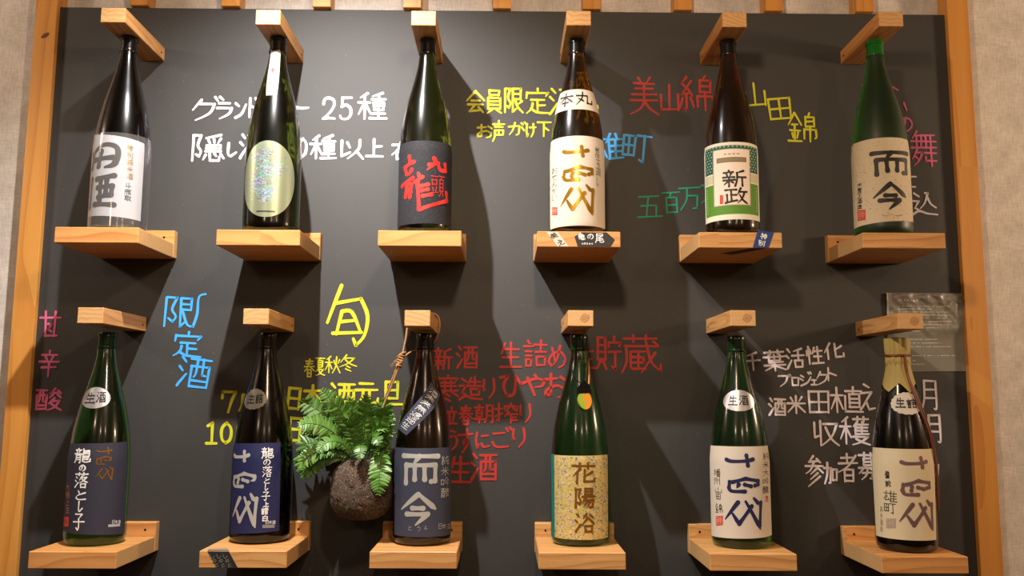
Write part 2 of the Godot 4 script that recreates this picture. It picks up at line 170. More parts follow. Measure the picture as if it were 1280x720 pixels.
# handwriting: every character as pen strokes on a 100 x 100 grid, y down; ["x", x0, y0, x1, y1] puts a component into a box
const GLYPHS := {
	"口": [[5,8,10,95],[5,8,95,8,90,95],[10,90,90,90]],
	"日": [[8,2,8,98],[8,2,92,2,92,98],[8,48,92,48],[8,95,92,95]],
	"月": [[22,2,20,60,2,98],[22,2,92,2,92,92,78,96],[22,32,90,32],[22,60,90,60]],
	"田": [[5,5,8,96],[5,5,95,5,92,96],[50,5,50,94],[6,50,94,50],[8,94,92,94]],
	"目": [[8,2,8,98],[8,2,92,2,92,98],[8,34,92,34],[8,65,92,65],[8,96,92,96]],
	"貝": [[12,2,12,70],[12,2,88,2,88,70],[12,24,88,24],[12,46,88,46],[12,68,88,68],[35,74,8,98],[65,74,95,98]],
	"酉": [[2,6,98,6],[8,30,8,98],[8,30,92,30,92,98],[36,6,34,50,24,66],[62,6,62,58,80,60],[10,78,90,78],[8,96,92,96]],
	"氵": [[30,2,75,18],[5,34,50,48],[8,98,30,88,95,58]],
	"禾": [[72,2,18,18],[2,36,98,36],[52,12,52,98],[50,38,4,80],[54,38,98,74]],
	"木": [[2,30,98,30],[50,2,50,98],[50,32,4,84],[50,32,98,84]],
	"糸": [[52,2,18,22,55,36],[78,14,20,52,72,48],[62,36,86,56],[50,52,50,98,38,92],[24,64,6,90],[74,62,96,88]],
	"金": [[50,2,2,42],[50,2,98,42],[28,40,72,40],[14,60,86,60],[50,40,50,94],[30,68,38,84],[72,66,62,84],[2,95,98,95]],
	"言": [[40,2,62,14],[5,24,95,24],[18,42,82,42],[18,58,82,58],["口",20,70,80,100]],
	"艹": [[2,50,98,50],[32,5,32,95],[68,5,68,95]],
	"阝": [[12,4,12,98],[12,4,85,4,55,40,90,62,70,80,40,72]],
	"隹": [[28,2,4,36],[18,24,18,98],[58,4,66,18],[18,24,96,24],[56,26,56,94],[18,48,90,48],[18,70,90,70],[18,94,98,94]],
	"辶": [[14,8,34,22],[4,40,30,40,16,70,32,78],[4,98,30,82,60,92,98,96]],
	"宀": [[50,0,50,28],[6,30,4,75],[6,32,94,32,84,62]],
	"立": [[50,0,50,22],[10,26,90,26],[30,38,38,84],[70,36,60,86],[2,92,98,92]],
	"斤": [[80,4,20,16],[20,16,18,60,2,98],[20,44,98,44],[66,44,66,98]],
	"攵": [[36,2,10,42],[28,24,92,24],[72,24,50,64,6,98],[26,42,58,78,98,98]],
	"忄": [[50,2,50,98],[18,24,6,50],[72,18,94,40]],
	"亻": [[80,2,10,55],[50,34,50,98]],
	"扌": [[5,28,90,26],[52,2,52,90,28,82],[4,66,92,50]],
	"頁": [[4,4,96,4],[50,4,40,20],["貝",14,18,86,100]],
	"帛": [[50,0,36,12],["日",12,12,88,48],[4,58,4,90],[4,58,96,58,96,86,84,90],[50,48,50,100]],
	"大": [[4,34,96,34],[50,2,46,50,4,98],[50,38,96,98]],
	"種": [["禾",0,0,44,100],[88,0,52,12],[48,24,100,24],["田",54,34,96,66],[74,8,74,92],[48,78,98,78],[42,96,104,96]],
	"隠": [["阝",0,0,32,100],[88,0,44,14],[50,20,56,32],[68,16,70,30],[88,14,80,32],[46,40,88,40,88,62],[46,51,86,51],[44,62,90,62],[44,76,36,94],[56,72,58,96,84,96,86,82],[70,70,76,80],[90,72,100,88]],
	"し": [[18,2,16,80,40,98,92,70]],
	"酒": [["氵",0,0,28,100],["酉",34,0,100,100]],
	"以": [[14,8,14,84,46,66],[34,16,44,40],[84,4,78,50,38,98],[70,60,98,98]],
	"上": [[46,2,46,94],[48,42,90,40],[2,96,98,96]],
	"在": [[4,22,96,22],[46,2,30,44,2,74],[24,50,24,98],[38,58,96,58],[66,36,66,94],[34,94,98,94]],
	"会": [[50,2,2,44],[50,2,98,44],[28,44,72,44],[10,62,90,62],[48,62,20,92,82,88],[66,74,92,98]],
	"員": [["口",22,0,78,24],["貝",10,32,90,100]],
	"限": [["阝",0,0,38,100],[46,4,46,96,66,82],[46,4,88,4,88,46],[46,24,88,24],[46,45,88,45],[94,54,70,68],[58,46,72,76,100,98]],
	"限長": [["阝",0,18,34,100],[40,22,44,96,54,86],[40,22,66,20,66,52],[42,36,66,36],[42,50,66,50],[48,56,62,90,76,94,84,60,82,14,98,4]],
	"定": [["宀",0,0,100,50],[24,44,78,44],[50,44,50,90],[52,66,82,66],[30,58,24,80,4,98],[22,80,50,94,100,96]],
	"も": [[40,2,36,80,60,98,90,84,90,62],[8,30,72,26],[10,54,70,50]],
	"お": [[8,24,58,20],[32,2,32,86,10,90,14,66,60,48,92,66,86,90,62,96],[74,14,96,30]],
	"声": [[4,16,96,16],[50,0,50,30],[18,30,82,30],[20,46,84,46,84,68],[20,68,84,68],[50,46,50,68],[20,46,18,76,4,100]],
	"が": [[4,34,56,28,54,82,42,94],[34,6,24,60,6,92],[68,36,82,62],[68,8,76,20],[84,2,92,14]],
	"け": [[14,4,8,50,16,96,24,80],[38,30,96,28],[72,4,74,60,54,98]],
	"下": [[2,8,98,8],[46,8,46,98],[52,40,82,58]],
	"さ": [[8,26,92,20],[40,2,74,56],[74,56,40,50,16,62,20,90,70,96]],
	"せ": [[4,36,98,30],[68,6,66,60,56,64],[30,12,30,80,50,94,88,92]],
	"ん": [[56,2,4,98,34,56,50,62,58,94,76,90,98,62]],
	"い": [[10,10,16,80,34,84,38,64],[74,18,94,64]],
	"美": [[30,0,40,12],[70,0,60,12],[14,16,86,16],[20,30,80,30],[8,46,92,46],[50,16,50,58],[4,62,96,62],[50,58,40,82,4,98],[52,64,70,84,98,98]],
	"山": [[48,2,48,92],[10,40,10,92,90,92],[90,36,90,98]],
	"綿": [["糸",0,0,46,100],["帛",52,0,100,98]],
	"錦": [["金",0,0,48,100],["帛",54,4,100,96]],
	"雄": [[2,22,46,22],[24,2,18,40,2,72],[30,44,12,84,44,78],[38,64,48,90],["隹",46,0,100,100]],
	"町": [["田",0,14,46,80],[52,14,100,14],[78,14,78,96,62,88]],
	"五": [[10,6,90,6],[46,6,34,92],[16,46,78,46,74,92],[2,94,98,94]],
	"百": [[4,6,96,6],[50,6,40,26],["日",16,28,84,100]],
	"万": [[2,8,98,8],[40,8,34,56,6,96],[38,40,84,40,78,90,60,92]],
	"石": [[4,8,96,8],[44,8,30,50,2,80],["口",30,48,90,100]],
	"ひ": [[4,16,40,8,18,50,34,92,66,84,74,10,98,44]],
	"の": [[50,12,40,70,18,82,6,52,30,14,70,10,94,44,80,80,56,96]],
	"舞": [[26,0,8,20],[20,12,92,12],[4,30,98,30],[4,48,98,48],[24,12,24,48],[42,12,42,48],[60,12,60,48],[78,12,78,48],[26,52,6,80],[20,62,46,62,30,84,10,98],[18,72,28,80],[54,62,98,62],[56,74,56,84,98,84],[78,52,78,100]],
	"込": [["辶",0,0,100,100],[56,6,66,8,54,48,36,70],[62,16,74,50,94,68]],
	"仕": [["亻",0,0,36,100],[38,40,100,40],[68,4,68,92],[42,92,96,92]],
	"甘": [[2,26,98,26],[26,2,30,96],[74,2,72,96],[40,50,56,50,44,70,60,78],[30,94,84,92]],
	"辛": [[50,0,50,14],[14,16,86,16],[34,24,40,38],[68,22,60,38],[4,42,96,42],[16,64,84,64],[50,44,50,100]],
	"酸": [["酉",0,4,44,98],[72,0,58,22,92,18],[84,10,96,24],[64,30,52,44],[82,28,96,42],[70,46,50,72],[64,58,92,58,74,86,48,100],[58,68,76,86,100,100]],
	"旬": [[34,0,22,26,2,62],[24,30,80,22,98,50,90,82,72,98,66,88],[36,44,24,80],[36,44,60,44,82,76],[32,60,68,58],[18,80,84,78]],
	"春": [[16,12,84,12],[22,26,78,26],[4,42,96,42],[50,0,36,40,4,70],[56,42,98,66],["日",30,58,70,100]],
	"夏": [[6,4,94,4],[50,4,42,14],["目",24,16,76,54],[40,56,10,80],[34,66,80,66,50,90,10,100],[36,72,60,90,96,100]],
	"秋": [["禾",0,0,48,100],[58,26,64,46],[96,20,86,44],[76,2,72,60,50,98],[76,52,100,98]],
	"冬": [[40,0,8,44],[34,18,82,18,50,50,4,72],[32,26,60,52,98,68],[44,66,62,76],[38,84,66,98]],
	"本": [[4,26,96,26],[50,0,50,100],[50,28,4,74],[50,28,98,74],[30,74,70,74]],
	"元": [[22,8,78,8],[4,36,96,36],[36,36,32,70,4,98],[62,36,62,90,96,92,98,72]],
	"旦": [["日",20,0,80,74],[2,96,98,96]],
	"7": [[6,34,8,6,94,6,70,44,50,98]],
	"1": [[26,16,54,2,54,96],[20,97,86,97]],
	"0": [[50,2,16,22,6,52,18,84,50,98,82,84,94,52,84,22,50,2]],
	"2": [[6,30,14,8,46,0,82,10,88,34,60,66,6,96],[6,96,40,92,94,96]],
	"5": [[20,4,16,44],[16,44,50,36,86,50,90,76,64,96,20,96,4,84],[20,6,96,4]],
	"新": [["立",0,0,50,46],[2,60,52,60],[26,50,26,100],[24,64,4,88],[30,64,48,82],["斤",52,0,100,100]],
	"生": [[24,4,8,44],[18,26,88,26],[14,58,84,58],[50,0,50,94],[2,95,98,95]],
	"詰": [["言",0,0,42,100],[46,18,100,18],[74,0,74,44],[52,44,96,44],["口",54,60,94,98]],
	"め": [[22,12,40,70],[64,4,50,60,22,92,6,70,24,40,66,30,94,56,84,84,60,98]],
	"貯": [["貝",0,0,42,100],[72,0,72,14],[50,16,50,32],[50,16,98,16,94,30],[50,44,98,44],[76,44,76,98,62,90]],
	"蔵": [["艹",4,0,90,20],[10,30,94,30],[12,30,12,70,2,98],[62,22,74,70,98,94,98,78],[84,46,50,98],[80,18,92,26],[24,44,24,88,60,88],[24,44,60,44],[24,58,56,58,56,72,24,72],[42,44,42,88]],
	"寒": [["宀",0,0,100,36],[20,28,80,28],[14,42,86,42],[4,58,96,58],[36,22,36,58],[64,22,64,58],[40,60,8,82],[60,60,96,80],[42,72,60,80],[38,88,62,100]],
	"造": [["辶",0,0,100,100],[52,8,42,30],[44,22,90,22],[36,40,98,40],[68,2,68,40],["口",48,50,88,80]],
	"り": [[20,8,16,60,26,56],[76,2,80,60,50,98]],
	"や": [[4,44,60,18,92,30,84,54,58,58],[56,2,66,18],[28,16,56,98]],
	"朝": [[4,14,50,14],[27,0,27,28],["日",10,30,44,66],[2,78,52,78],[27,66,27,100],["月",56,0,100,100]],
	"搾": [["扌",0,0,34,100],[70,0,70,12],[42,14,40,30],[42,14,98,14,96,28],[62,22,46,40],[78,22,96,38],[58,44,42,66],[54,54,98,54],[70,54,70,100],[70,70,94,70],[70,86,96,86]],
	"う": [[30,4,70,12],[8,40,60,28,84,50,70,80,36,98]],
	"す": [[2,22,98,18],[58,0,60,56,40,66,36,46,56,40,62,62,30,98]],
	"に": [[12,6,6,50,14,96,24,76],[46,24,90,20],[44,70,60,90,98,84]],
	"ご": [[16,28,66,24],[10,68,30,90,84,88],[74,4,82,18],[90,0,98,12]],
	"千": [[78,2,18,16],[2,44,98,44],[52,10,52,98]],
	"葉": [["艹",6,0,94,20],[2,32,98,32],[26,22,26,58],[50,22,50,50],[74,22,74,50],[26,50,74,50],[26,58,86,58],[4,72,96,72],[50,58,50,100],[48,74,6,96],[52,74,96,96]],
	"活": [["氵",0,0,28,100],[88,2,44,14],[34,36,100,36],[68,8,68,58],["口",44,58,92,98]],
	"性": [["忄",0,0,30,100],[50,8,38,40],[46,28,94,28],[44,58,90,58],[68,4,68,94],[32,95,100,95]],
	"化": [["亻",0,0,42,100],[90,22,54,46],[58,4,58,86,98,86,98,66]],
	"プ": [[4,16,76,14,60,64,16,98],[92,2,100,10,92,18,84,10,92,2]],
	"ロ": [[5,8,10,95],[5,8,95,8,90,95],[10,90,90,90]],
	"ジ": [[10,24,34,36],[4,48,28,60],[10,96,60,76,90,36],[68,2,76,16],[86,0,94,12]],
	"ェ": [[14,10,86,10],[50,10,50,90],[4,92,96,92]],
	"ク": [[34,2,6,50],[28,22,88,22,70,66,16,98]],
	"グ": [[30,14,4,56],[26,30,72,30,58,70,14,100],[74,0,84,16],[90,0,100,12]],
	"ト": [[26,2,26,98],[28,36,84,58]],
	"ド": [[26,8,26,98],[28,42,76,60],[60,6,70,22],[80,0,90,16]],
	"ラ": [[18,6,82,6],[8,34,92,34,78,68,26,98]],
	"ン": [[6,14,36,30],[8,94,60,70,96,20]],
	"メ": [[80,4,50,60,8,96],[22,30,84,78]],
	"ニ": [[14,16,86,16],[4,84,96,84]],
	"ュ": [[14,14,74,14,68,84],[2,86,98,86]],
	"ー": [[2,40,50,60,98,44]],
	"米": [[22,8,34,30],[80,6,66,30],[4,42,96,42],[50,0,50,100],[48,44,6,92],[52,44,96,92]],
	"植": [["木",0,0,40,100],[46,14,98,14],[72,0,70,26],["目",56,26,94,78],[46,34,46,94,100,94]],
	"え": [[34,2,66,14],[14,36,80,32,10,94],[10,94,46,66,62,94,98,90]],
	"収": [[10,8,10,64],[32,2,32,98],[10,66,32,58],[44,14,94,14,76,62,38,98],[52,28,72,70,100,98]],
	"穫": [["禾",0,0,36,100],["艹",44,0,98,18],["隹",42,18,98,64],[44,72,92,72,70,90,40,100],[54,80,74,92,100,100]],
	"参": [[46,0,22,18,74,16],[64,8,82,22],[4,32,96,32],[46,20,30,44,4,58],[56,32,96,56],[58,44,30,60],[66,56,26,78],[78,68,16,100]],
	"加": [[4,26,52,26,46,90,36,92],[28,2,24,56,4,96],["口",62,28,98,84]],
	"者": [[18,14,74,14],[46,0,46,32],[4,34,96,34],[88,6,50,44,4,66],["日",28,56,78,100]],
	"募": [["艹",4,0,96,18],["日",26,20,74,48],[4,56,96,56],[42,48,4,78],[60,56,96,76],[22,74,76,74,70,94,58,96],[48,64,40,84,16,100]],
	"中": [["口",6,22,94,68],[50,0,50,100]],
	"十筆": [[2,45,22,60,74,54,98,38],[74,2,78,96]],
	"四筆": [[8,30,4,66],[4,66,14,88,52,86],[16,30,56,6],[56,6,96,20,96,44,84,50],[34,42,30,66],[52,44,72,54]],
	"代筆": [[36,14,2,70],[22,52,38,82],[38,82,72,26],[56,12,68,40,96,98],[98,14,94,90],[79,2,92,20]],
	"而": [[2,6,98,6],[48,6,34,32],[12,36,12,98],[12,36,90,36,90,90,80,92],[36,38,36,84],[62,38,62,84]],
	"今": [[50,2,2,52],[50,2,98,50],[34,46,64,46],[18,64,76,64,44,98]],
	"九筆": [[34,3,38,35,2,90],[12,52,52,36,64,80,94,80,90,34]],
	"龍筆": [[19,0,21,12],[8,18,28,12],[11,24,14,31],[23,24,19,35],[1,51,28,40],[14,49,10,74],[15,49,25,51,22,75],[15,60,23,59],[15,67,22,66],[37,31,41,40],[32,49,46,38],[36,47,41,97],[41,97,62,90,98,76,95,62],[43,55,55,52],[44,64,55,61],[47,74,62,70]],
	"頭": [[4,8,48,8],["口",8,22,44,48],[14,60,20,78],[40,56,34,78],[2,86,52,82],["頁",54,0,100,100]],
	"龍": [["立",0,0,48,40],["月",4,44,44,100],[58,2,58,26,94,22],[58,14,90,12],[56,36,92,36,92,52,56,52],[56,36,56,88,76,96,98,90,98,72],[62,64,88,64],[62,76,86,76]],
	"政": [[2,12,50,12],[28,12,28,84],[28,44,48,44],[10,40,10,86],[2,92,52,78],["攵",50,0,100,100]],
	"落": [["艹",2,0,98,20],["氵",0,26,26,100],[56,22,34,52],[52,32,88,32,60,56,30,68],[50,38,70,54,98,66],["口",46,72,84,100]],
	"と": [[30,4,42,40],[86,24,30,52,14,78,36,96,90,94]],
	"子": [[18,8,80,8,50,34],[50,34,54,80,44,98,30,88],[2,52,98,50]],
	"花": [["艹",0,0,100,28],[34,30,4,64],[20,50,20,100],[88,44,46,70],[52,34,52,90,96,92,98,76]],
	"陽": [["阝",0,0,32,100],["日",48,0,90,32],[38,42,100,42],[54,46,36,76],[46,58,94,58,88,94,76,96],[66,60,44,90],[80,60,58,98]],
	"浴": [["氵",0,0,28,100],[56,2,40,26],[72,2,94,24],[66,22,34,62],[66,22,100,58],["口",48,64,88,98]],
	"斗": [[24,8,44,22],[14,34,36,48],[2,72,98,60],[66,2,66,98]],
	"瓶": [[14,2,20,16],[40,2,32,16],[6,20,50,20],[2,46,52,46],[18,20,16,62,4,98],[38,20,38,98],[52,10,100,10],[62,10,60,92,76,84],[62,34,86,34,88,92,100,84],[70,52,76,66]],
	"取": [[2,6,54,6],[12,6,12,76],[42,6,42,98],[12,28,42,28],[12,50,42,50],[2,80,54,70],[56,20,94,20,78,66,48,98],[60,32,78,72,100,98]],
	"丸": [[44,2,36,50,4,98],[6,30,72,30,66,84,94,86,98,64],[18,52,48,72]],
	"亀": [[36,0,10,22],[30,10,64,10,54,24],[12,26,86,26,86,56],[12,26,12,56,86,56],[12,41,86,41],[16,62,82,62,82,84],[16,62,16,84,82,84],[48,26,48,94,96,94,98,80]],
	"尾": [[14,6,88,6,86,24],[14,24,86,24],[14,6,14,60,2,98],[76,32,30,42],[26,58,84,54],[22,74,90,70],[54,40,54,94,94,94,98,82]],
	"秘": [["禾",0,0,44,100],[60,14,70,30],[92,8,64,60,46,88],[60,34,60,90,88,90,90,70],[52,46,46,66],[92,44,100,62]],
	"伝": [["亻",0,0,38,100],[48,18,92,18],[40,42,100,42],[66,42,46,88,88,82],[80,66,98,98]],
	"玉": [[10,10,90,10],[16,48,84,48],[50,10,50,92],[2,93,98,93],[66,62,80,76]],
	"返": [["辶",0,0,100,100],[40,6,94,4],[50,6,46,50,34,76],[50,28,86,28,70,60,46,78],[56,38,74,62,96,74]],
	"純": [["糸",0,0,44,100],[92,6,50,20],[54,34,54,58,94,58],[94,32,94,58],[74,2,74,88,98,88,100,72]],
	"吟": [["口",0,20,32,80],[66,0,34,46],[66,0,100,44],[54,42,80,42],[46,62,92,62,72,98]],
	"醸": [["酉",0,0,42,100],[72,0,70,8],[48,14,98,14],[50,28,98,28],[46,44,100,44],[62,14,62,44],[82,14,82,44],[70,46,48,74],[60,58,60,96,76,86],[64,58,100,96],[94,58,80,72]],
	"播": [["扌",0,0,34,100],[90,2,46,10],[50,16,56,26],[88,14,80,26],[38,34,100,34],[68,6,68,52],[66,36,40,54],[70,36,98,54],["田",46,58,94,100]],
	"州": [[14,20,6,50],[26,4,24,60,6,98],[40,26,46,46],[54,6,54,90],[70,26,76,46],[88,2,88,98]],
	"備": [["亻",0,0,32,100],[36,16,100,16],[54,4,54,28],[80,4,80,28],[36,36,100,36],[44,36,42,70,32,98],[52,52,52,98],[52,52,94,52,94,98],[52,70,94,70],[72,52,72,96]],
	"前": [[28,2,38,14],[72,0,62,14],[2,24,98,24],["月",8,36,46,100],[62,40,62,76],[88,34,88,96,76,92]],
	"特": [[16,8,4,34],[10,24,44,24],[26,0,26,98],[2,62,46,50],[54,16,96,16],[74,2,74,34],[46,34,100,34],[48,54,100,54],[84,42,84,98,72,92],[58,66,68,80]],
	"別": [["口",4,4,44,36],[8,52,50,52,44,94,34,96],[26,40,22,66,4,98],[66,14,66,72],[92,2,92,98,80,90]],
	"諸": [["言",0,0,40,100],[48,14,88,14],[68,0,68,32],[44,34,100,34],[94,6,70,44,44,62],["日",54,54,90,100]],
	"白": [[50,0,36,18],["日",10,18,90,100]],
	"未": [[18,22,82,22],[4,44,96,44],[50,0,50,100],[48,46,4,90],[52,46,98,90]],
	"来": [[14,16,86,16],[24,24,34,38],[76,22,66,38],[4,46,96,46],[50,0,50,100],[48,48,4,90],[52,48,98,90]],
	"無": [[26,0,8,24],[20,14,92,14],[4,34,98,34],[4,56,98,56],[24,14,24,56],[42,14,42,56],[60,14,60,56],[78,14,78,56],[14,70,4,98],[36,72,40,94],[60,70,66,94],[84,68,98,96]],
	"濾": [["氵",0,0,28,100],[60,0,60,14],[60,8,90,8],[40,18,36,60,28,96],[40,18,98,18,92,30],["田",50,34,88,62],[44,74,38,92],[56,70,58,94,86,94,90,82],[70,68,76,80],[90,68,98,84]],
	"過": [["辶",0,0,100,100],[48,8,48,40],[48,8,88,8,88,40],[60,22,78,22],[40,44,96,44,96,82],[40,44,40,82],["口",56,56,80,76]],
	"屋": [[14,6,88,6,86,22],[14,22,86,22],[14,6,14,60,2,98],[28,36,86,36],[50,36,36,54,78,52],[66,44,82,56],[30,72,84,72],[56,56,56,94],[20,95,96,95]],
	"正": [[8,8,92,8],[52,8,52,94],[54,46,84,46],[24,40,24,94],[2,95,98,95]],
	"田筆": [[8,40,4,96],[10,36,50,4,88,10,98,40,86,84,60,98],[44,30,36,94],[14,66,84,56]],
	"酒筆": [[6,10,2,100],[34,14,96,2],[52,12,50,84],[74,14,72,60],[40,40,92,36,90,64,44,70],[30,92,100,96]],
	"回": [["口",0,0,100,100],["口",28,30,72,68]],
	"高": [[50,0,50,12],[4,14,96,14],["口",30,22,70,42],[10,52,10,100],[10,52,90,52,90,96,80,98],["口",34,66,66,88]],
	"極": [["木",0,0,38,100],[44,8,96,8],[70,8,58,80],["口",42,34,60,62],[70,34,92,34,78,62,64,78],[74,44,98,80],[42,94,100,94]],
}

# ------------------------------------------------------------------ small helpers
func mat(called: String, color: Color, rough: float, metal := 0.0, spec := 0.5) -> StandardMaterial3D:
	var m := StandardMaterial3D.new()
	m.resource_name = called
	m.albedo_color = color
	m.roughness = rough
	m.metallic = metal
	m.metallic_specular = spec
	M[called] = m
	return m

func glass(called: String, color: Color, rough := 0.09, ior := 0.045) -> StandardMaterial3D:
	var m := mat(called, Color(color.r, color.g, color.b, 0.0), rough)
	m.transparency = BaseMaterial3D.TRANSPARENCY_ALPHA
	m.refraction_enabled = true
	m.refraction_scale = ior
	m.clearcoat_enabled = rough < 0.2         # handled, slightly dusty outside
	m.clearcoat = 0.4
	m.clearcoat_roughness = 0.24
	return m

func new_st() -> SurfaceTool:
	var st := SurfaceTool.new()
	st.begin(Mesh.PRIMITIVE_TRIANGLES)
	return st

func obj(called: String, mesh: Mesh, m: Material, parent: Node = self) -> MeshInstance3D:
	var o := MeshInstance3D.new()
	o.name = called
	o.mesh = mesh
	if m:
		o.material_override = m
	parent.add_child(o, true)
	return o

func numbered(called: String) -> String:
	if not has_node(called):
		return called
	var k := 1
	while has_node("%s_%03d" % [called, k]):
		k += 1
	return "%s_%03d" % [called, k]

func thing(called: String, label: String, category: String, at := Vector3.ZERO, turn := 0.0, group := "") -> Node3D:
	var o := Node3D.new()
	o.name = numbered(called)
	add_child(o)
	o.position = at
	o.rotation.y = turn
	o.set_meta("label", label)
	o.set_meta("category", category)
	if group:
		o.set_meta("group", group)
	return o

func struct(o: Node) -> Node:
	o.set_meta("kind", "structure")
	return o

# a convex face as a fan; turned so that it is clockwise seen from the side of n
func face(st: SurfaceTool, p: Array, n: Vector3, uv: Array, ns: Array = []) -> void:
	for k in range(1, p.size() - 1):
		var t := [0, k, k + 1]
		var a: Vector3 = p[0]
		var b: Vector3 = p[k]
		var c: Vector3 = p[k + 1]
		if (c - a).cross(b - a).dot(n) < 0.0:
			t = [0, k + 1, k]
		for i in t:
			st.set_normal(ns[i] if ns.size() else n)
			if uv.size():
				st.set_uv(uv[i])
			st.add_vertex(p[i])

# ------------------------------------------------------------------ textures and materials
func noise(s: int, freq: float, oct := 3) -> FastNoiseLite:
	var n := FastNoiseLite.new()
	n.seed = s
	n.noise_type = FastNoiseLite.TYPE_SIMPLEX_SMOOTH
	n.frequency = freq
	n.fractal_octaves = oct
	return n

func tex(im: Image) -> ImageTexture:
	im.generate_mipmaps()
	return ImageTexture.create_from_image(im)

func wood_long(light: Color, dark: Color, s: int, lines: float) -> ImageTexture:
	var w := 512
	var h := 256
	var im := Image.create(w, h, false, Image.FORMAT_RGB8)
	var n1 := noise(s, 1.0, 2)
	var n2 := noise(s + 1, 1.0, 3)
	for y in h:
		for x in w:
			var u := float(x) / w
			var v := float(y) / h
			var bend := n1.get_noise_2d(u * 1.3, v * 2.0) * 0.16
			var ring := fposmod((v + bend) * lines + n1.get_noise_2d(u * 0.7 + 9.0, v * 1.5) * 1.2, 1.0)
			var k := pow(ring, 3.0) * 0.55 + (n2.get_noise_2d(u * 5.0, v * 90.0)) * 0.16 + n2.get_noise_2d(u * 2.0, v * 6.0) * 0.22
			im.set_pixel(x, y, light.lerp(dark, clampf(k + 0.12, 0.0, 1.0)))
	return tex(im)

func wood_end(light: Color, dark: Color, s: int) -> ImageTexture:
	var im := Image.create(256, 256, false, Image.FORMAT_RGB8)
	var n2 := noise(s + 1, 1.0, 3)
	for y in 256:
		for x in 256:
			var u := float(x) / 256.0
			var v := float(y) / 256.0
			var d := Vector2(u - 0.3, v + 0.5).length() * 13.0 + n2.get_noise_2d(u * 2.0, v * 2.0) * 0.6
			var k := pow(fposmod(d, 1.0), 2.5) * 0.5 + n2.get_noise_2d(u * 40.0, v * 40.0) * 0.2
			im.set_pixel(x, y, light.lerp(dark, clampf(k + 0.1, 0.0, 1.0)))
	return tex(im)

func knot_end(light: Color, dark: Color) -> ImageTexture:
	var im := Image.create(256, 256, false, Image.FORMAT_RGB8)
	var n2 := noise(44, 1.0, 3)
	for y in 256:
		for x in 256:
			var u := float(x) / 256.0
			var v := float(y) / 256.0
			var q := Vector2(u - 0.57, v - 0.5).length() * 30.0 + n2.get_noise_2d(u * 9.0, v * 9.0) * 0.7
			var k := n2.get_noise_2d(u * 40.0, v * 40.0) * 0.2 + n2.get_noise_2d(u * 6.0, v * 30.0) * 0.15
			if q < 2.2:
				k += 0.28 + 0.35 * pow(fposmod(q, 1.0), 2.0)
			im.set_pixel(x, y, light.lerp(dark, clampf(k + 0.1, 0.0, 1.0)))
	return tex(im)

func speckle(w: int, h: int, base: Color, flecks: Array, count: int, s: int, lo := 1, hi := 3) -> ImageTexture:
	var r := RandomNumberGenerator.new()
	r.seed = s
	var im := Image.create(w, h, false, Image.FORMAT_RGB8)
	im.fill(base)
	for k in count:
		var c: Color = flecks[r.randi() % flecks.size()]
		im.fill_rect(Rect2i(r.randi() % w, r.randi() % h, r.randi_range(lo, hi), r.randi_range(lo, hi)), c)
	return tex(im)

